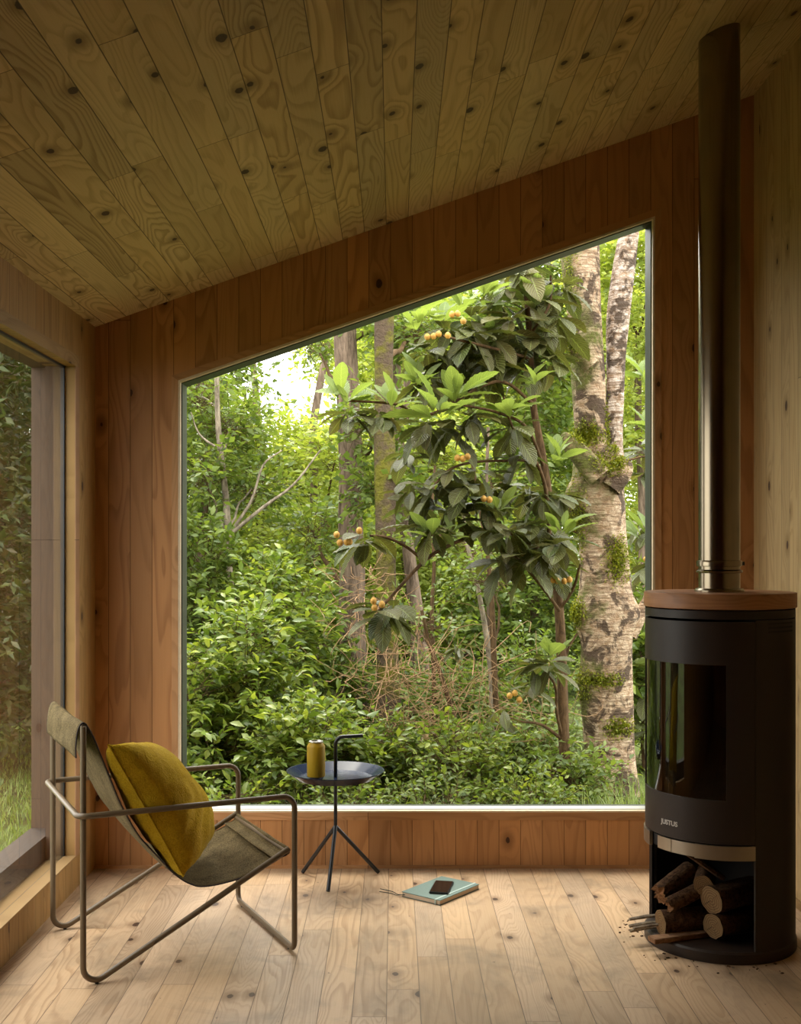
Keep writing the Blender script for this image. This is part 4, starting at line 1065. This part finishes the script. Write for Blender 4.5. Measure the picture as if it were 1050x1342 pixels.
for i, (cx_, Y, cl, lm, lab) in enumerate(far):
    area = sum(w*h for _, _, w, h in cl)
    n_tw = int(area/48)
    simple_tree('forest_tree', lab, None, Y, [(cx_, 1000, 16), (cx_+rng.normal(0, 4), 850, 14), (cx_+rng.normal(0, 6), 700, 12), (cx_+rng.normal(0, 8), 560, 10), (cx_+rng.normal(0, 10), 440, 8)], M['trunkb'],
                [(x, y, w, h, rng.uniform(-.6, .8)) for x, y, w, h in cl], n_tw, (.0072*Y), M[lm], seed=20+i, twl=(.2, .5), per=8, nseg=10)

# ---- shrubs in front
def at_ground(px, Y): x = (px-CX)/F*Y; return (x, Y, gz(x, Y))
for (px, Y, h, r, n_, L_, lm, lab) in (
    (262, 6.3, .85, .34, 330, .075, 'lf_bush', 'bright leafy bush filling the lower left corner of the window'),
    (325, 6.6, 1.00, .38, 360, .07, 'lf_bush', 'tall bright bush behind the far armrest of the chair'),
    (392, 6.1, .62, .32, 300, .065, 'lf_bush', 'yellow green bush behind the drink can'),
    (350, 7.8, 1.45, .48, 360, .075, 'lf_bush', 'high leafy bush rising behind the bright bushes on the left'),
    (265, 8.2, 1.6, .42, 330, .075, 'lf_mid', 'bush at the left edge beneath the thin pale tree'),
    (412, 8.6, 1.3, .42, 260, .075, 'lf_mid', 'loose bush just left of the foot of the brown trunk'),
    (490, 6.3, .40, .28, 180, .055, 'lf_bush', 'low green plants right behind the tray table'),
    (550, 6.4, .45, .32, 220, .05, 'lf_mid', 'low plants under the dry brambles'),
    (620, 6.3, .42, .34, 240, .05, 'lf_bush', 'low leafy plants between the two foremost saplings'),
    (690, 6.6, .50, .32, 260, .055, 'lf_mid', 'ferny plants left of the loquat stem'),
    (600, 8.0, .60, .5, 260, .06, 'lf_mid', 'undergrowth bush behind the dry brambles'),
    (690, 8.4, .70, .5, 260, .06, 'lf_mid', 'undergrowth bush between the saplings and the birch'),
    (530, 8.9, .60, .45, 180, .065, 'lf_mid', 'bush at the foot of the leaning trunk'),
    (850, 7.6, 1.4, .35, 300, .09, 'lf_bush', 'leafy bush right of the birch foot'),
    (300, 5.75, .24, .26, 110, .045, 'lf_bush', 'low plants hugging the sill behind the chair'),
    (440, 5.75, .20, .28, 110, .04, 'lf_mid', 'low plants hugging the sill below the blue tray'),
    (585, 5.8, .22, .30, 130, .045, 'lf_mid', 'low plants hugging the sill in the middle of the window'),
    (700, 5.75, .20, .26, 110, .045, 'lf_bush', 'low plants hugging the sill left of the birch'),
    (735, 6.2, .30, .25, 130, .05, 'lf_mid', 'small plants at the foot of the loquat stem'),
):
    shrub('bush', lab, 'bush', at_ground(px, Y), h, r, n_, L_, M[lm], group=None)

# dry brambles
th = thing('bramble', 'tangle of dry reddish bramble twigs with one pale rose', 'bramble', at_ground(540, 6.5)); q0 = Vector(th.location)
segs = []
def bq(x, y, Y): p = at(x, y, Y)-q0; return (p.x, p.y, p.z)
for i in range(230):
    x0, y0_ = rng.normal(550, 52), rng.uniform(850, 1030); a = rng.uniform(0, 6.28); l_ = rng.uniform(30, 90)
    Y_ = rng.uniform(6.3, 6.9)
    segs.append((curve3(bq(x0, y0_, Y_), bq(x0+math.cos(a)*l_, y0_-abs(math.sin(a))*l_, Y_+rng.normal(0, .15)), 6, .35), np.linspace(.0026, .0011, 6)))
for i in range(60):
    x0, y0_ = rng.normal(475, 20), rng.uniform(740, 820); a = rng.uniform(0, 6.28); l_ = rng.uniform(20, 50)
    segs.append((curve3(bq(x0, y0_, 6.6), bq(x0+math.cos(a)*l_, y0_+math.sin(a)*l_*.7, 6.6+rng.normal(0, .1)), 5, .35), np.linspace(.0026, .0012, 5)))
for i in range(60):
    x0, y0_ = rng.uniform(600, 740), rng.uniform(880, 1040); a = rng.uniform(0, 6.28); l_ = rng.uniform(30, 90)
    segs.append((curve3(bq(x0, y0_, 6.5), bq(x0+math.cos(a)*l_, y0_-abs(math.sin(a))*l_, 6.5+rng.normal(0, .1)), 6, .3), np.linspace(.0026, .0012, 6)))
add_stems(th, segs, M['dry'], n=4, name='twigs')
fm = MB()
for k in range(9):
    a = k*2.4; p = Vector(bq(556, 967, 6.28)); e = Vector((math.cos(a)*.8, math.sin(a)*.4, math.sin(a*1.7)*.6)).normalized()
    s_ = e.cross(Vector((.3, .9, .2))).normalized(); fm.add([p, p+e*.018+s_*.013, p+e*.032, p+e*.018-s_*.013], [(0, 1, 2, 3)])
fm.build('rose', M['flower'], th)

# evergreen trees seen through the side window
for (X_, Y_, h, lab) in ((-2.85, 7.6, 3.8, 'dark evergreen nearest outside the side window'), (-3.6, 10.4, 4.4, 'taller evergreen behind the nearest one outside the side window'), (-4.6, 13.5, 5.6, 'farthest evergreen outside the side window')):
    th = thing('evergreen_tree', lab, 'tree', (X_, Y_, gz(X_, Y_)))
    cl = [((rng.normal(0, .25), rng.normal(0, .25), z), (.75, .75, .28)) for z in np.arange(.35, h, .28)]
    ex = twiggy(th, cl, 2300, 10, .085, .46, M['lf_ever'], LEAF2, (.2, .45), up=-.05)
    segs = [(np.array([(0, 0, -.1), (.03, 0, h*.5), (0, .02, h)]), [.11, .08, .03])]
    for c_, r_ in cl: segs.append((curve3((0, 0, c_[2]-.1), (c_[0]+rng.normal(0, .4), c_[1]+rng.normal(0, .4), c_[2]), 6, .1), np.linspace(.02, .005, 6)))
    add_stems(th, segs, M['trunkb'], ex, n=8, name='trunk')

# grass
def grass(name, label, n, x0, x1, y0, y1, hmin, hmax):
    x = rng.uniform(x0, x1, n); y = rng.uniform(y0, y1, n)
    P = np.stack([x, y, np.array([gz(a, b) for a, b in zip(x, y)])-.01], 1)
    h = rng.uniform(hmin, hmax, n); a = rng.uniform(0, 6.28, n); lean = rng.uniform(.1, .8, n)
    dv = np.stack([np.cos(a)*lean, np.sin(a)*lean, np.zeros(n)], 1)
    w = rng.uniform(.0025, .005, n); side = norm(np.cross(dv+[0, 0, .01], [0, 0, 1.0]))
    V = []
    for t_ in (0, .4, .75, 1.0):
        c_ = P+np.array([0, 0, 1.0])*(h*t_*(1-.25*t_*lean))[:, None]+dv*(h*t_*t_)[:, None]
        ww = (w*(1-t_)+.0003)[:, None]; V.append(c_-side*ww); V.append(c_+side*ww)
    V = np.stack(V, 1).reshape(-1, 3)
    f = np.array([(0, 1, 3, 2), (2, 3, 5, 4), (4, 5, 7, 6)]); FC = (f[None]+(np.arange(n)*8)[:, None, None]).reshape(-1, 4)
    prop(npmesh(name, V, FC, 4, M['grass']), label, 'grass', kind='stuff')
grass('grass', 'long grass growing along the foot of the picture window', 4500, -1.6, 1.9, 5.15, 6.6, .08, .27)
grass('lawn', 'short bright lawn outside the side window', 16000, -4.2, -1.5, 4.4, 9.5, .04, .10)
